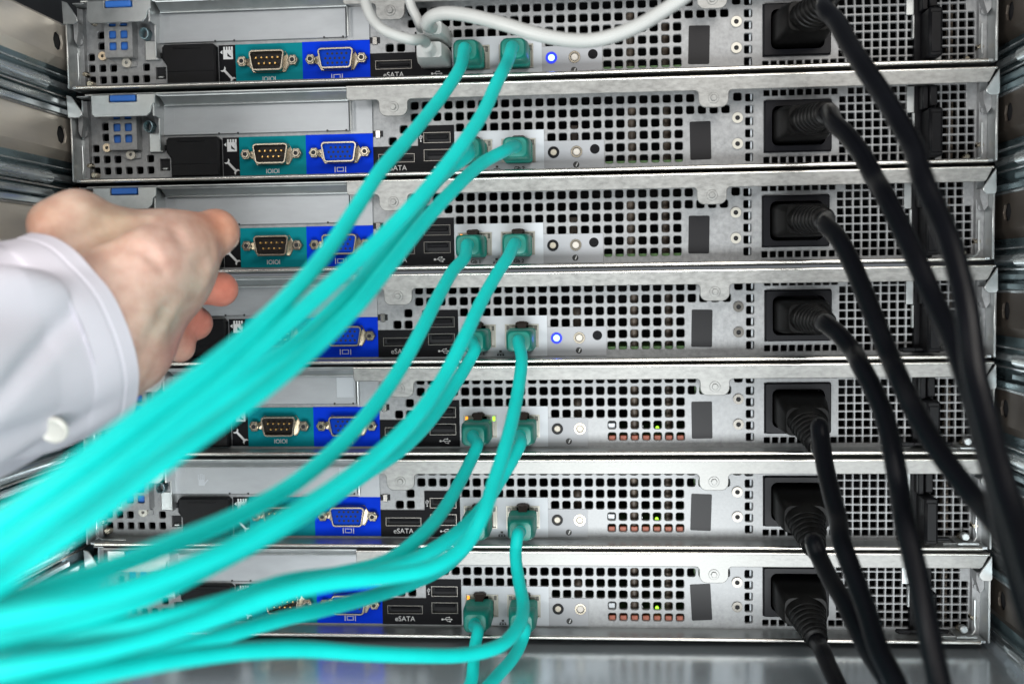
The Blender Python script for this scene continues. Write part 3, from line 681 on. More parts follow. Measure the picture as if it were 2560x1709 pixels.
# rail above the topmost server on each side is the lower part of the same pattern
# ---------------------------------------------------------------- teal patch cables
BX = (-17.9, 3.9)
CABLES = [(0, 0, 'teal cable from the top server, left port, upper edge of the diagonal bundle',
  [(-18.7, -20.0, 133.4), (-18.7, -27.0, 133.4), (-18.4, -42.0, 122.7), (-22.5, -60.0, 109.2), (-28.8, -80.0, 94.4), (-33.8, -98.0, 82.6), (-39.9, -120.0, 68.7), (-44.2, -142.0, 53.7),
   (-47.9, -165.0, 39.5), (-51.1, -188.0, 28.2), (-55.9, -212.0, 17.0), (-61.7, -238.0, 6.8), (-69.0, -262.0, -2.6), (-76.3, -282.0, -11.5), (-84.2, -298.0, -19.8), (-90.7, -310.0, -26.0)]),
 (0, 1, 'teal cable from the top server, right port, second from above in the bundle',
  [(3.1, -20.0, 133.4), (3.1, -27.0, 133.4), (2.4, -45.0, 123.3), (-1.0, -62.0, 110.9), (-4.8, -80.0, 96.4), (-10.6, -100.0, 81.7), (-18.6, -122.0, 65.6), (-26.5, -142.0, 51.9), (-34.8, -162.0, 39.3),
   (-42.6, -184.0, 27.8), (-50.1, -206.0, 16.7), (-57.6, -230.0, 5.4), (-65.6, -255.0, -4.9), (-74.5, -280.0, -15.8), (-84.5, -298.0, -24.8), (-90.9, -310.0, -30.4)]),
 (1, 0, 'shaded teal cable from the second server, left port, behind two brighter ones',
  [(-18.2, -20.0, 88.9), (-18.2, -27.0, 88.9), (-16.0, -40.0, 83.9), (-22.9, -55.0, 75.8), (-27.6, -80.0, 65.4), (-32.4, -105.0, 51.0), (-39.2, -135.0, 34.0), (-46.2, -165.0, 20.2),
   (-56.1, -182.0, 8.4), (-67.7, -202.0, -3.1), (-81.0, -222.0, -14.3), (-95.3, -242.0, -26.7), (-107.7, -260.0, -38.0), (-111.5, -280.0, -43.1)]),
 (1, 1, 'teal cable from the second server, right port, lower edge of the diagonal bundle',
  [(3.6, -20.0, 88.9), (3.6, -27.0, 88.9), (0.6, -42.0, 85.2), (-7.4, -58.0, 78.5), (-15.7, -82.0, 66.8), (-23.9, -105.0, 53.3), (-32.8, -135.0, 35.4), (-40.4, -165.0, 19.4), (-49.2, -192.0, 6.4),
   (-57.7, -220.0, -4.3), (-67.7, -248.0, -14.4), (-78.9, -272.0, -25.4), (-89.7, -290.0, -34.5), (-94.7, -305.0, -39.0)]),
 (2, 0, 'teal cable from the third server, left port, under its orange lit lamp',
  [(-19.1, -20.0, 44.6), (-19.1, -27.0, 44.6), (-18.5, -42.0, 38.3), (-21.8, -55.0, 32.8), (-25.6, -75.0, 21.9), (-29.4, -98.0, 8.7), (-34.2, -120.0, -4.8), (-39.6, -142.0, -15.9),
   (-45.9, -165.0, -25.4), (-53.6, -190.0, -32.9), (-62.9, -215.0, -37.4), (-71.9, -240.0, -39.2), (-81.3, -262.0, -40.5), (-89.8, -280.0, -40.9), (-98.6, -295.0, -41.5)]),
 (2, 1, 'teal cable from the third server, right port, crossing in front of the fourth',
  [(2.7, -20.0, 44.6), (2.7, -27.0, 44.6), (0.9, -42.0, 38.3), (-2.5, -55.0, 31.6), (-7.5, -75.0, 19.9), (-12.2, -98.0, 5.9), (-17.8, -120.0, -8.2), (-24.1, -142.0, -19.1), (-32.8, -165.0, -28.3),
   (-41.8, -188.0, -34.6), (-51.2, -212.0, -39.3), (-61.0, -238.0, -42.6), (-71.6, -262.0, -43.7), (-80.7, -280.0, -42.8), (-91.8, -295.0, -41.5)]),
 (3, 0, 'teal cable plugged beside the green lamp of the middle server, mostly hidden',
  [(-17.9, -20.0, -0.0), (-17.9, -27.0, -0.0), (-15.1, -36.0, -2.5), (-17.6, -45.0, -8.7), (-22.7, -62.0, -18.5), (-28.7, -85.0, -28.5), (-35.9, -110.0, -36.0), (-44.1, -135.0, -40.5),
   (-53.6, -160.0, -46.2), (-61.1, -185.0, -49.1), (-73.6, -205.0, -54.1), (-87.5, -225.0, -58.5), (-101.4, -242.0, -59.8), (-115.5, -258.0, -59.0)]),
 (3, 1, 'teal cable hanging straight down from the middle server, right port, then curving left',
  [(3.9, -20.0, -0.0), (3.9, -27.0, -0.0), (6.4, -42.0, -6.6), (6.3, -55.0, -14.7), (5.1, -72.0, -25.8), (3.0, -92.0, -37.3), (0.1, -110.0, -47.8), (-2.7, -128.0, -57.2), (-8.0, -142.0, -64.9),
   (-17.2, -158.0, -68.3), (-30.1, -175.0, -66.7), (-42.9, -192.0, -63.6), (-56.4, -210.0, -62.3), (-69.9, -232.0, -62.8), (-83.3, -255.0, -61.9), (-96.2, -272.0, -59.6), (-105.8, -282.0, -58.0)]),
 (4, 0, 'teal cable from the fifth server, plugged between orange and green lamps',
  [(-18.0, -20.0, -44.1), (-18.0, -27.0, -44.1), (-14.4, -40.0, -45.6), (-16.2, -50.0, -50.8), (-19.3, -65.0, -57.5), (-23.1, -85.0, -64.4), (-28.4, -108.0, -69.5), (-37.4, -132.0, -73.3),
   (-49.5, -155.0, -71.6), (-61.7, -180.0, -67.4), (-74.0, -205.0, -66.6), (-87.8, -225.0, -65.4), (-102.6, -240.0, -64.0), (-118.7, -255.0, -61.8)]),
 (4, 1, 'teal cable from the fifth server, right port, passing behind the hanging one',
  [(3.8, -20.0, -44.1), (3.8, -27.0, -44.1), (5.2, -38.0, -45.0), (2.5, -48.0, -50.2), (-2.7, -62.0, -58.1), (-8.4, -80.0, -65.5), (-16.5, -102.0, -71.0), (-27.4, -125.0, -74.0),
   (-40.0, -150.0, -73.0), (-55.2, -178.0, -69.3), (-68.7, -205.0, -68.6), (-84.2, -225.0, -69.7), (-97.8, -245.0, -69.2), (-114.6, -262.0, -69.1)]),
 (5, 0, 'teal cable from the sixth server, left port, almost hidden under other cables',
  [(-18.6, -20.0, -88.9), (-18.6, -27.0, -88.9), (-16.9, -36.0, -87.4), (-19.8, -46.0, -90.9), (-26.4, -66.0, -94.2), (-35.5, -90.0, -93.8), (-46.3, -115.0, -91.6), (-57.9, -136.0, -89.6),
   (-71.4, -155.0, -87.9), (-84.6, -178.0, -86.4), (-99.7, -200.0, -86.1), (-115.6, -222.0, -85.1), (-131.5, -240.0, -84.1)]),
 (5, 1, 'teal cable looping down past the bottom server and sweeping left in front of the shelf',
  [(3.2, -20.0, -88.9), (3.2, -27.0, -88.9), (3.2, -38.0, -86.8), (2.7, -46.0, -93.7), (4.8, -58.0, -102.0), (7.6, -72.0, -108.1), (7.2, -88.0, -111.2), (1.3, -106.0, -113.5), (-10.4, -122.0, -111.6),
   (-25.5, -140.0, -105.5), (-41.9, -158.0, -98.3), (-56.4, -176.0, -90.6), (-68.9, -198.0, -83.3), (-80.7, -222.0, -77.2), (-92.9, -248.0, -72.0), (-106.5, -275.0, -67.9)]),
 (6, 0, 'teal cable dropping from the bottom server, left port, sweeping left lowest of all',
  [(-18.8, -20.0, -133.1), (-18.8, -27.0, -133.1), (-15.8, -38.0, -131.4), (-16.2, -46.0, -135.6), (-16.0, -55.0, -140.2), (-16.2, -64.0, -145.5), (-21.8, -80.0, -149.5), (-35.6, -105.0, -142.8),
   (-55.9, -135.0, -127.8), (-75.1, -165.0, -111.7), (-90.5, -200.0, -97.5), (-103.4, -240.0, -83.6), (-110.0, -270.0, -75.4)]),
 (6, 1, 'teal cable leaning down over the shelf from the bottom server, right port',
  [(3.0, -20.0, -133.1), (3.0, -27.0, -133.1), (5.8, -36.0, -130.8), (4.3, -44.0, -135.1), (1.3, -56.0, -137.7), (-3.3, -70.0, -139.1), (-9.0, -86.0, -141.3), (-17.3, -100.0, -146.4)])]
def boot(par, cx, zc, tilt=0.0, wz=5.0):
    mb = MB(); rs = []
    prof = [(-0.2, 5.7, 4.3, 1.4), (-2.0, 6.6, 5.1, 1.5)]
    for k in range(6):
        y = -3.6-k*1.75; prof += [(y, 6.65, 5.15, 1.5), (y-0.35, 6.35, 4.85, 1.5), (y-0.8, 6.35, 4.85, 1.5), (y-1.15, 6.65, 5.15, 1.5)]
    prof += [(-15.5, 6.6, 5.1, 1.6), (-19, 6.2, 5.0, 2.2), (-22.6, 5.6, 4.8, 2.6), (-23.6, 5.0, 4.2, 2.5), (-23.9, 2.9, 2.9, 1.8)]
    for y, hw, hh, r in prof:
        rs.append([(cx+x, y, zc+z+tilt*y) for x, z in rrect(-hw, hw, -hh, hh, r, 3)])
    mb.rings(rs); o = mb.build('plug_boot', M['boot'], par, True)
    mb = MB(); mb.prism_y([(cx-1.9, zc+5.0), (cx-3.1, zc+6.6), (cx-3.1, zc+7.6), (cx-2.2, zc+8.2), (cx+2.2, zc+8.2), (cx+3.1, zc+7.6), (cx+3.1, zc+6.6), (cx+1.9, zc+5.0)], -2.6, 3, 0.4)
    mb.add([(cx-2, -6.5, zc+5.1), (cx+2, -6.5, zc+5.1), (cx+2.2, -2.4, zc+7.6), (cx-2.2, -2.4, zc+7.6), (cx-2, -6.5, zc+4.6), (cx+2, -6.5, zc+4.6), (cx+2.2, -2.4, zc+4.6), (cx-2.2, -2.4, zc+4.6)], [(0, 1, 2, 3), (0, 4, 5, 1), (0, 3, 7, 4), (1, 5, 6, 2)])
    mb.build('locking_tab', M['latch'], par)
    # the clear connector that sits inside the port
    MB().box(cx-5.6, cx+5.6, -0.1, 7, zc-3.8, zc+3.2, 0.4).build('connector_body', M['latch'], par)
for r_, q, label, pts in CABLES:
    cx = BX[q]+OFF[r_][0]; zc = 0.0+(3-r_)*44.45+OFF[r_][1]
    e = empty('patch_cable', (cx, -24, zc), label, 'network cable', 'teal patch cables')
    e.location = Vector((0, 0, 0))
    path = catmull(pts, 12)
    def rad(t, L=len(path)):
        k = t*(L-1)
        return 2.75+max(0, 1-k/10)*0.55
    MB().tube(path, rad, 20).build('cable_jacket', M['cable'], e, 3.14)
    boot(e, cx, zc)
# ---------------------------------------------------------------- white usb cables in the top server
WH = [('a', 'white cable curving down from the upper left into the lower white plug',
  [(-35.5, -30, 135.15000000000003), (-36.3, -36, 135.65000000000003), (-39.3, -46.0, 133.5), (-45.6, -48.0, 135.0), (-51.8, -48.0, 138.0), (-56.6, -46.0, 143.0), (-59.6, -44.0, 149.5),
   (-61.1, -42.0, 156.0), (-61.7, -40.0, 162.4)],
  2.35, (-35.3, 133.95000000000002, 14.5, 8.6, 24, 1)),
 ('b', 'thick white cable arching from the upper white plug across the top server to the right',
  [(-33.0, -30, 142.35000000000002), (-33.8, -40.0, 141.6), (-30.5, -46.0, 143.0), (-25.4, -50.0, 143.3), (-18.4, -54.0, 142.0), (-7.3, -60.0, 138.2), (4.6, -66.0, 133.3), (16.1, -70.0, 128.6),
   (27.8, -72.0, 125.5), (37.7, -74.0, 124.3), (47.6, -76.0, 125.5), (58.4, -78.0, 129.1), (68.0, -80.0, 134.1), (76.4, -82.0, 139.1), (83.6, -84.0, 144.6)],
  2.9, (-34.6, 142.95000000000002, 14.5, 7.2, 27, 1)),
 ('c', 'thin white cable dropping from above behind the two white plugs',
  [(-44.3, -30.0, 162.2), (-43.5, -30.0, 157.4), (-41.8, -30.0, 151.3), (-39.7, -30.0, 147.0), (-38.4, -29.0, 143.5), (-38.6, -22.0, 142.8)], 2.2, None)]
def usbplug(par, cx, cz, w, h, y0, cone):
    mb = MB(); rs = []
    for y, a, b, r in ((-0.8, w*0.9, h*0.86, 1.0), (-2.2, w, h, 1.4), (-y0*0.55, w, h, 1.6), (-y0*0.9, w*0.86, h*0.88, 1.6), (-y0, w*0.78, h*0.8, 1.2)):
        rs.append([(cx+x, y, cz+z) for x, z in rrect(-a/2, a/2, -b/2, b/2, r, 3)])
    mb.rings(rs); mb.box(cx-w*0.2, cx+w*0.2, -y0*0.8, -y0*0.3, cz+h/2-0.2, cz+h/2+0.5, 0.3)
    mb.build('plug_body', M['white_plug'], par, True)
    mb = MB(); rs = []
    for k in range(7):
        y = -y0-k*1.1; r = 3.6-0.15*k
        rs += [[(cx+r*cos(2*pi*i/18), y, cz+r*sin(2*pi*i/18)) for i in range(18)], [(cx+r*cos(2*pi*i/18), y-0.5, cz+r*sin(2*pi*i/18)) for i in range(18)],
               [(cx+(r-0.5)*cos(2*pi*i/18), y-0.6, cz+(r-0.5)*sin(2*pi*i/18)) for i in range(18)], [(cx+(r-0.5)*cos(2*pi*i/18), y-1.0, cz+(r-0.5)*sin(2*pi*i/18)) for i in range(18)]]
    mb.rings(rs); mb.build('strain_relief', M['white_plug'], par, True)
    MB().box(cx-6, cx+6, -1, 6, cz-2.2, cz+2.2).build('connector_shell', M['chrome'], par)
zt = 3*44.45
for name, label, pts, rr, plug in WH:
    e = empty('usb_cable', (0, 0, 0), label, 'cable', 'white cables at the top server')
    MB().tube(catmull(pts, 12), rr, 18).build('cable_jacket', M['white_cord'], e, 3.14)
    if plug: usbplug(e, *plug)
# ---------------------------------------------------------------- black power cords
CORDS = [(0, 'longest black power cord, from the top server down to the far corner', 0.16, 0.1, 0,
  [(133.7, -62.0, 136.7), (136.0, -72.0, 129.2), (137.9, -88.0, 115.4), (139.8, -100.0, 105.5), (142.6, -112.0, 94.3), (145.0, -124.0, 83.0), (147.6, -136.0, 70.1), (146.7, -148.0, 59.2),
   (148.4, -156.0, 49.1), (149.6, -165.0, 38.8), (150.1, -174.0, 26.5), (149.8, -182.0, 14.8), (149.1, -190.0, -0.9), (148.8, -200.0, -13.0), (147.9, -212.0, -24.8), (147.3, -224.0, -35.5),
   (145.4, -240.0, -46.0), (144.4, -252.0, -55.0)]),
 (1, 'black power cord from the second server, crossing behind the longest cord', 0.12, -0.02, 0,
  [(137.8, -62.0, 90.4), (140.6, -72.0, 84.0), (143.9, -82.0, 74.9), (146.3, -92.0, 64.4), (146.7, -104.0, 57.4), (149.2, -114.0, 46.0), (152.1, -124.0, 33.3), (154.6, -134.0, 20.2),
   (156.2, -146.0, 9.0), (156.6, -156.0, 0.2), (157.2, -166.0, -11.4), (156.5, -178.0, -23.0), (155.9, -190.0, -34.6), (153.4, -204.0, -44.7), (151.2, -220.0, -55.7), (151.0, -232.0, -66.0)]),
 (2, 'black power cord from the third server, slanting down to the lowest corner of the stack', 0.12, -0.05, 0,
  [(134.7, -60.0, 49.3), (137.1, -70.0, 43.8), (139.9, -80.0, 34.3), (142.3, -92.0, 21.5), (144.6, -102.0, 9.4), (146.7, -112.0, -2.2), (147.1, -122.0, -8.9), (150.1, -132.0, -20.5),
   (153.1, -142.0, -29.3), (156.2, -152.0, -36.9), (159.3, -164.0, -44.1), (160.6, -178.0, -48.6), (161.9, -192.0, -57.3), (162.6, -206.0, -64.4)]),
 (3, 'black power cord from the middle server, running almost straight down past the last server', 0.1, -0.05, 0,
  [(134.8, -60.0, 8.3), (138.2, -70.0, 4.0), (141.6, -80.0, -2.7), (141.2, -92.0, -6.7), (143.5, -102.0, -15.1), (145.1, -112.0, -24.9), (145.3, -122.0, -36.6), (145.3, -130.0, -48.0),
   (144.1, -140.0, -56.6), (144.5, -150.0, -68.1), (144.7, -160.0, -80.4), (144.8, -168.0, -91.6), (144.9, -176.0, -101.1), (144.4, -182.0, -106.9)]),
 (4, 'black power cord from the fifth server, bending sharply down from its plug', 0.02, -0.35, 0,
  [(134.2, -52.0, -35.9), (133.8, -58.0, -42.0), (133.2, -67.0, -50.1), (133.4, -78.0, -59.4), (133.7, -88.0, -67.1), (132.2, -100.0, -73.1), (134.2, -112.0, -83.6), (135.9, -124.0, -93.3),
   (136.7, -136.0, -102.2), (139.0, -148.0, -109.2), (140.4, -156.0, -115.4)]),
 (5, 'black power cord from the sixth server, meeting its neighbour in front of the bottom server', 0.0, -0.4, 0,
  [(131.0, -56.0, -84.7), (132.4, -62.0, -90.5), (134.2, -72.0, -95.9), (136.7, -84.0, -101.1), (138.8, -96.0, -107.6), (140.7, -108.0, -113.6), (142.9, -120.0, -117.7), (145.3, -130.0, -122.1)]),
 (6, 'black power cord from the bottom server, drooping plug and short cord over the shelf', 0.03, -0.28, 0,
  [(135.4, -54.0, -133.4), (135.8, -61.0, -135.8), (136.4, -68.0, -138.0), (137.1, -76.0, -140.4), (137.6, -86.0, -144.4)])]
def cplug(par, cx, cz, dirx, dirz, kind):
    d = Vector((dirx, -1, dirz)).normalized(); base = Vector((cx, 0, cz))
    mb = MB(); rs = []
    for y, w, h, r in ((6, 23.4, 15.4, 2.5), (-3, 23.4, 15.4, 2.5), (-12, 23.0, 15.0, 2.6), (-14, 22.2, 14.2, 2.6), (-20, 20.5, 13.8, 3.5), (-21.5, 19.0, 12.8, 3.5)):
        sh_ = min(0, y+3)
        rs.append([(cx+x+d.x*-sh_*0.6, y, cz+z+d.z*-sh_*0.6) for x, z in rrect(-w/2, w/2, -h/2, h/2, r, 4)])
    mb.rings(rs)
    mb.build('plug_body', M['plug'], par, True)
    st = Vector((cx+d.x*18.5*0.6, -20.5, cz+d.z*18.5*0.6))
    rs = []; u = d.cross(Vector((0, 0, 1))).normalized(); w_ = u.cross(d)
    def rg(t, r, rz): c_ = st+d*t; return [tuple(c_+(u*cos(2*pi*i/22)*r+w_*sin(2*pi*i/22)*rz)) for i in range(22)]
    rs = [rg(-3, 9.6, 6.9), rg(1, 9.4, 6.9)]
    for k in range(6):
        t = 2+k*3.1; r = 8.7-0.62*k; rz = 7.0-0.3*k
        rs += [rg(t, r, rz), rg(t+1.9, r-0.1, rz-0.1), rg(t+2.2, r-0.55, rz-0.5), rg(t+2.8, r-0.6, rz-0.55)]
    rs += [rg(21.5, 5.2, 5.2), rg(22.2, 4.2, 4.2)]
    MB().rings(rs).build('strain_relief', M['plug'], par, True)
    return st+d*19
for r_, label, dx, dz, drop, pts in CORDS:
    cx = 135.3+OFF[r_][0]; cz = 9.5+(3-r_)*44.45+OFF[r_][1]
    e = empty('power_cord', (0, 0, 0), label, 'power cord', 'black power cords')
    st = cplug(e, cx, cz+drop, dx, dz, 0)
    d = Vector((dx, -1, dz)).normalized()
    path = catmull([tuple(st), tuple(st+d*6)]+pts, 12)
    MB().tube(path, 3.75, 20).build('cord_jacket', M['cord'], e, 3.14)
# ---------------------------------------------------------------- the person: hand as one skin, shirt sleeve over the forearm
HAND = {'caps': [((-167.3, -116.0, 50.7), (-160.5, -110.0, 53.5), 9.0, 9.2, 6), ((-170.9, -111.0, 53.3), (-163.1, -109.0, 54.6), 7.8, 9.2, 8), ((-161.1, -109.0, 53.5), (-149.4, -98.0, 49.9), 9.6, 7.9, 8),
          ((-148.5, -100.0, 49.3), (-135.4, -92.0, 48.4), 7.5, 7.4, 8), ((-135.4, -92.0, 48.6), (-125.2, -84.0, 49.0), 7.6, 7.2, 8), ((-125.2, -84.0, 49.0), (-118.9, -74.0, 50.8), 6.9, 8.2, 6),
          ((-120.0, -74.0, 50.1), (-119.7, -72.0, 49.5), 9.1, 8.8, 4), ((-145.1, -112.0, 25.2), (-135.8, -108.0, 34.2), 19.6, 15.8, 14),
          ((-138.5, -102.0, 34.3), (-128.9, -95.0, 36.9), 16.0, 14.2, 14), ((-130.1, -92.0, 39.6), (-129.4, -82.0, 34.3), 12.3, 9.8, 12),
          ((-142.4, -110.0, 15.3), (-135.0, -95.0, 23.4), 15.7, 12.9, 14), ((-145.9, -112.0, 5.6), (-139.1, -100.0, 4.1), 16.3, 8.4, 14),
          ((-158.1, -106.0, 12.0), (-147.1, -108.0, 23.8), 17.9, 17.8, 14), ((-147.6, -118.0, -7.0), (-139.3, -108.0, -3.3), 12.9, 7.9, 12),
          ((-141.3, -88.0, 10.9), (-140.9, -88.0, 3.3), 7.6, 5.2, 10), ((-135.3, -64.0, 28.0), (-126.3, -52.0, 26.1), 6.7, 7.8, 4), ((-142.5, -70.0, 28.8), (-135.4, -62.0, 27.8), 7.2, 7.0, 5),
          ((-143.8, -68.0, 17.3), (-142.0, -58.0, 14.7), 6.9, 7.1, 5), ((-142.0, -58.0, 14.7), (-139.1, -50.0, 11.2), 7.1, 7.7, 4), ((-146.2, -70.0, 8.0), (-146.0, -60.0, 5.2), 6.1, 6.2, 5),
          ((-145.2, -62.0, 5.0), (-143.4, -58.0, 1.0), 6.5, 6.8, 4), ((-158.8, -90.0, 50.4), (-173.4, -50.0, 50.3), 6.5, 6.4, 6), ((-173.4, -50.0, 50.3), (-177.2, -32.0, 46.4), 6.0, 5.9, 4)],
 'creases': [((-151.8, -121.2, 46.1), (-145.2, -118.3, 49.2), 4.0, 3.2), ((-145.2, -118.3, 49.2), (-138.9, -114.6, 52.2), 3.5, 2.6), ((-138.9, -114.6, 52.2), (-134.0, -110.5, 53.5), 3.0, 1.6),
             ((-132.7, -123.1, 42.2), (-126.9, -121.6, 39.6), 2.4, 1.3), ((-126.9, -121.6, 39.6), (-123.4, -119.8, 33.2), 2.2, 1.0), ((-112.5, -96.8, 40.3), (-115.2, -105.4, 36.5), 3.0, 1.4),
             ((-127.3, -123.3, 9.9), (-123.9, -118.4, 17.3), 3.0, 1.4), ((-123.9, -118.4, 17.3), (-119.6, -112.1, 25.5), 2.6, 0.9), ((-122.9, -108.6, 48.9), (-119.3, -109.5, 43.6), 2.2, 0.7),
             ((-112.9, -98.9, 37.9), (-114.3, -99.5, 29.9), 3, -0.8), ((-124.3, -117.8, 13.4), (-119.7, -111.9, 24.8), 3.0, -1.0), ((-130.7, -123.7, 2.4), (-125.9, -120.4, 10.4), 3.0, 0.8)],
 'nail': ((-112.0, -75.9, 46.3), (0.35, 0.9, 0.1), (0.1, 0.0, 1.0), (0.93, -0.3, 0.05), 3.6, 4.2),
 'spots': [((-115.3, -83.4, 54.1), 15, (0.64, 0.3, 0.2)), ((-169.5, -124.5, 53.5), 11, (0.6, 0.37, 0.27)), ((-122.2, -59.1, 27.0), 17, (0.7, 0.24, 0.17)),
           ((-134.1, -58.9, 11.7), 14, (0.68, 0.24, 0.18)), ((-125.2, -103.3, 6.8), 13, (0.64, 0.26, 0.22)), ((-117.6, -108.4, 28.7), 10, (0.42, 0.36, 0.29)),
           ((-123.5, -116.4, 15.3), 12, (0.42, 0.36, 0.29)), ((-143.9, -115.2, 52.2), 14, (0.4, 0.3, 0.21)), ((-123.3, -117.9, 40.3), 16, (0.62, 0.4, 0.33))],
 'tone': (0.62, 0.43, 0.35)}
SLEEVE = {'button': ((-148.1, -158.0, -20.7), (0.1, -1.0, -0.45), (0.3, 0, 1.0), 5.2),
 'rings': [((-160.4, -119.0, 11.0), 39.0, 36.1), ((-163.9, -125.0, 8.8), 38.4, 36.2), ((-170.3, -135.0, 5.1), 38.1, 36.3), ((-176.3, -151.0, 1.5), 38.7, 36.9), ((-183.1, -172.0, -3.2), 39.9, 38.2),
           ((-191.9, -202.0, -8.9), 41.2, 39.7)],
 'up': (-0.35, 0.0, 1.0)}
person = empty('person', (0, 0, 0), 'arm in a pale lilac shirt sleeve reaching in, thumb stretched out, fingers curled', 'person')
def smin(a, b, k):
    h = np.clip(0.5+0.5*(b-a)/k, 0, 1); return b*(1-h)+a*h-k*h*(1-h)
def field(P):
    d = None
    for p, q, ra, rb, k in HAND['caps']:
        p = np.array(p, np.float32); q = np.array(q, np.float32); ba = q-p; L = max(float(ba@ba), 1e-6)
        t = np.clip(((P-p)@ba)/L, 0, 1)
        e = np.linalg.norm(P-p-t[..., None]*ba, axis=-1)-(ra+(rb-ra)*t)
        d = e if d is None else smin(d, e, k)
    for p, q, r, depth in HAND['creases']:      # shallow skin folds
        p = np.array(p, np.float32); q = np.array(q, np.float32); ba = q-p; t = np.clip(((P-p)@ba)/float(ba@ba), 0, 1)
        e = np.linalg.norm(P-p-t[..., None]*ba, axis=-1)
        d = d+depth*np.exp(-(e/r)**2)
    return d
def surface(h=1.15):
    pts = np.array([p for c in HAND['caps'] for p in c[:2]]); rr = max(max(c[2], c[3]) for c in HAND['caps'])
    lo = pts.min(0)-rr-3; hi = pts.max(0)+rr+3
    n = np.ceil((hi-lo)/h).astype(int)+1
    ax = [(lo[i]+h*np.arange(n[i])).astype(np.float32) for i in range(3)]
    F = np.empty(n, np.float32)
    for i in range(0, n[0], 24):
        G = np.stack(np.meshgrid(ax[0][i:i+24], ax[1], ax[2], indexing='ij'), -1); F[i:i+24] = field(G)
    ins = F < 0
    c = np.zeros(np.array(ins.shape)-1, int)
    for a in (0, 1):
        for b in (0, 1):
            for d in (0, 1): c += ins[a:a+c.shape[0], b:b+c.shape[1], d:d+c.shape[2]]
    act = (c > 0) & (c < 8); idx = -np.ones(c.shape, int); ii = np.argwhere(act); idx[act] = np.arange(len(ii))
    acc = np.zeros((len(ii), 3)); w = np.zeros(len(ii))
    cor = [(a, b, d) for a in (0, 1) for b in (0, 1) for d in (0, 1)]
    for u in cor:
        for k in range(3):
            if u[k]: continue
            v = list(u); v[k] = 1
            fa = F[ii[:, 0]+u[0], ii[:, 1]+u[1], ii[:, 2]+u[2]]; fb = F[ii[:, 0]+v[0], ii[:, 1]+v[1], ii[:, 2]+v[2]]
            s = (fa < 0) != (fb < 0); t = np.where(s, fa/np.where(s, fa-fb, 1), 0)
            p = ii+np.array(u); p = p.astype(float); p[:, k] += t
            acc += p*s[:, None]; w += s
    V = lo+acc/w[:, None]*h; faces = []
    for k in range(3):
        a, b = [(1, 2), (2, 0), (0, 1)][k]
        sl0 = [slice(1, -1)]*3; sl0[k] = slice(0, -1); sl1 = [slice(1, -1)]*3; sl1[k] = slice(1, None)
        ch = np.argwhere(ins[tuple(sl0)] != ins[tuple(sl1)]); off = np.ones(3, int); off[k] = 0; ch = ch+off
        ea = np.zeros(3, int); ea[a] = 1; eb = np.zeros(3, int); eb[b] = 1
        g = lambda q: idx[q[:, 0], q[:, 1], q[:, 2]]
        quad = np.stack([g(ch), g(ch-ea), g(ch-ea-eb), g(ch-eb)], 1)
        sgn = ins[ch[:, 0], ch[:, 1], ch[:, 2]]
        quad[~sgn] = quad[~sgn][:, ::-1]; faces.append(quad)
    return V, np.concatenate(faces)
V, Fc = surface()
me = bpy.data.meshes.new('hand'); me.from_pydata((V*S).tolist(), [], Fc.tolist()); me.validate()
# skin tone varies over the hand: redder fingertips and knuckles, a vein on the wrist, with shade painted into it and the thumb crease
col = me.color_attributes.new('tone', 'FLOAT_COLOR', 'POINT')
base = np.array(HAND['tone']); T = np.tile(base, (len(V), 1))
for p, r, c in HAND['spots']:
    k = np.exp(-(np.linalg.norm(V-np.array(p), axis=1)/r)**2)[:, None]; T = T*(1-k)+np.array(c)*k
col.data.foreach_set('color', np.concatenate([T, np.ones((len(V), 1))], 1).ravel())
m = mat('skin', (0.6, 0.36, 0.25), 0.5, spec=0.35, bump=(700, ONE, 0.35, 0.22), sss=(0.35, (1.0, 0.35, 0.2), 0.003))
nt = m.node_tree; at = nt.nodes.new('ShaderNodeVertexColor'); at.layer_name = 'tone'
nz = nt.nodes.new('ShaderNodeTexNoise'); nz.inputs['Scale'].default_value = 140; nz.inputs['Detail'].default_value = 5
tc = nt.nodes.new('ShaderNodeTexCoord'); nt.links.new(tc.outputs['Object'], nz.inputs['Vector'])
mx = nt.nodes.new('ShaderNodeMix'); mx.data_type = 'RGBA'; mx.blend_type = 'MULTIPLY'; mx.inputs[0].default_value = 1
rp = nt.nodes.new('ShaderNodeValToRGB'); rp.color_ramp.elements[0].color = (0.90, 0.82, 0.80, 1); rp.color_ramp.elements[1].color = (1.06, 1.08, 1.08, 1); rp.color_ramp.elements[0].position = .35; rp.color_ramp.elements[1].position = .65
nt.links.new(nz.outputs['Fac'], rp.inputs[0]); nt.links.new(at.outputs['Color'], mx.inputs[6]); nt.links.new(rp.outputs[0], mx.inputs[7])
nt.links.new(mx.outputs[2], nt.nodes['Principled BSDF'].inputs['Base Color'])
me.materials.append(m); me.polygons.foreach_set('use_smooth', [True]*len(me.polygons))
hand = bpy.data.objects.new('hand', me); C.objects.link(hand); hand.parent = person
sm = hand.modifiers.new('smooth', 'SMOOTH'); sm.factor = 0.5; sm.iterations = 4
nail = HAND['nail']
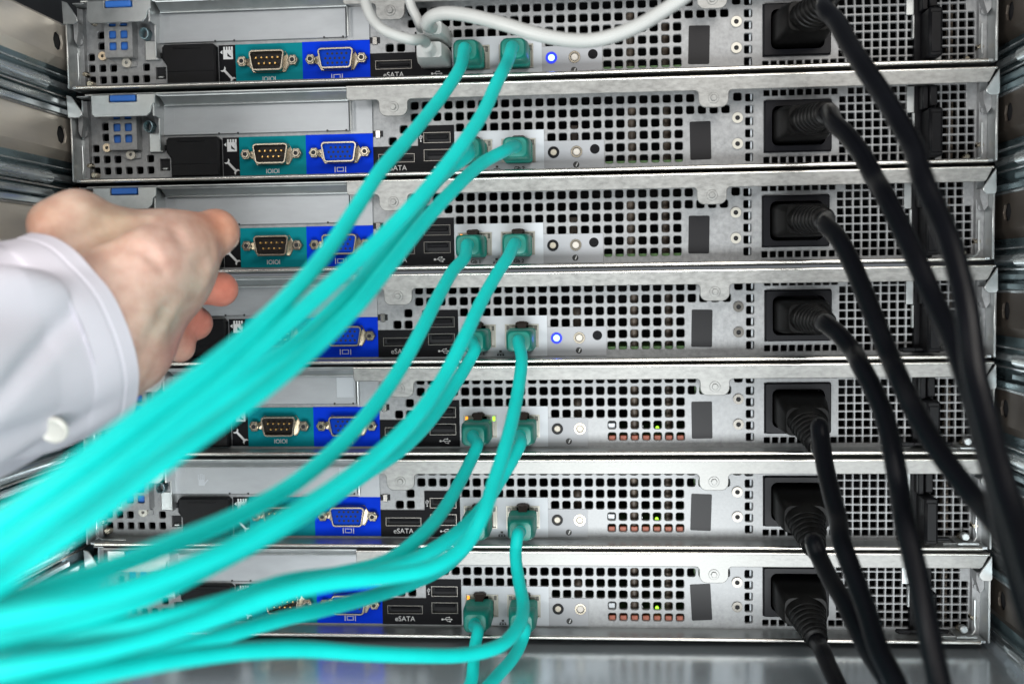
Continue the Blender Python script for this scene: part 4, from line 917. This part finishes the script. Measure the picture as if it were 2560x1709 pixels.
if nail:
    c0, ax_, up_, nn_, wid, ln = [Vector(v) if isinstance(v, tuple) else v for v in nail]
    vs = []; fs = []; N = 8
    for i in range(N+1):
        for j in range(N+1):
            a = (i/N-0.5)*2; b = (j/N-0.5)*2
            edge = 1-0.12*abs(a)**3
            p = c0+ax_*(b*ln*edge)+up_*(a*wid*(1-0.18*abs(b)**4))+nn_*(-(a*a)*1.6+(0.35 if b > 0.8 else 0))
            vs.append(tuple(p))
    for i in range(N):
        for j in range(N): fs.append((i*(N+1)+j, i*(N+1)+j+1, (i+1)*(N+1)+j+1, (i+1)*(N+1)+j))
    mb = MB().add(vs, fs); no = mb.build('thumb_nail', mat('finger_nail', (0.60, 0.42, 0.34), 0.28, spec=0.5), hand, True)
    so = no.modifiers.new('thick', 'SOLIDIFY'); so.thickness = 0.0006
# sleeve: rings along the forearm, creased cloth with a hemmed cuff
def sleeve():
    rings = [(np.array(c), float(a), float(b)) for c, a, b in SLEEVE['rings']]
    K = len(rings); NL = 110; NA = 128
    cs = np.array([r[0] for r in rings]); tt = np.linspace(0, K-1, NL)
    ctr = np.stack([np.interp(tt, range(K), cs[:, i]) for i in range(3)], 1)
    for _ in range(30): ctr[1:-1] = (ctr[:-2]+ctr[2:]+2*ctr[1:-1])/4
    ra = np.interp(tt, range(K), [r[1] for r in rings]); rb = np.interp(tt, range(K), [r[2] for r in rings])
    g = np.gradient(ctr, axis=0); g /= np.linalg.norm(g, axis=1)[:, None]
    up = np.array(SLEEVE['up'], float); vs = []
    Ls = np.concatenate([[0], np.cumsum(np.linalg.norm(np.diff(ctr, axis=0), axis=1))])
    RF = random.Random(11); FL = []
    for _ in range(30):      # creases: soft ridges running along and across the arm
        FL.append((RF.uniform(10, 190), RF.uniform(0, 2*pi), RF.uniform(-0.55, 0.75), RF.uniform(30, 75), RF.uniform(3.5, 8), RF.uniform(-11, 8)))
    def folds(s, th):
        z = 0
        for s0, t0, sl_, ln, wd, amp in FL:
            dt = ((th-t0+pi) % (2*pi))-pi; a = dt*38; b = s-s0
            c_, n_ = cos(sl_), sin(sl_); p = b*c_+a*n_; q = -b*n_+a*c_
            z += amp*math.exp(-(p/ln)**2-(q/wd)**2)
        return z+1.2*sin(0.05*s+th*2+1)
    for i in range(NL):
        t = g[i]; u = up-t*(up@t); u /= np.linalg.norm(u); w = np.cross(t, u); s = Ls[i]
        for k in range(NA):
            th = 2*pi*k/NA; damp = min(1, 0.18+max(0, s-6)/40)
            r = 1+(folds(s, th)*damp)/35
            hem = 0.2 if s < 1.2 else (-0.2 if 5.6 < s < 6.6 else (0.15 if s <= 5.6 else 0))
            vs.append(tuple(ctr[i]+u*(cos(th)*(ra[i]*r+hem))+w*(sin(th)*(rb[i]*r+hem))))
    fs = [(i*NA+k, i*NA+(k+1) % NA, (i+1)*NA+(k+1) % NA, (i+1)*NA+k) for i in range(NL-1) for k in range(NA)]
    return MB().add(vs, fs)
sl = sleeve().build('sleeve', M['shirt'], person, 3.14)
so = sl.modifiers.new('cloth', 'SOLIDIFY'); so.thickness = 0.0009; so.offset = -1
ss = sl.modifiers.new('sub', 'SUBSURF'); ss.levels = 1; ss.render_levels = 1
b0, bn, bu, br = [Vector(v) if isinstance(v, tuple) else v for v in SLEEVE['button']]
bn.normalize(); bu = (bu-bn*bu.dot(bn)).normalized(); bw = bn.cross(bu)
mb = MB(); rs = []
for h_, r in ((-0.8, 0.9), (0.5, 1.0), (1.3, 0.95), (1.6, 0.82), (1.2, 0.68), (1.15, 0.1)):
    rs.append([tuple(b0+bn*h_+(bu*cos(2*pi*i/24)+bw*sin(2*pi*i/24))*br*r) for i in range(24)])
mb.rings(rs); mb.build('cuff_button', M['shirt_button'], sl, True)
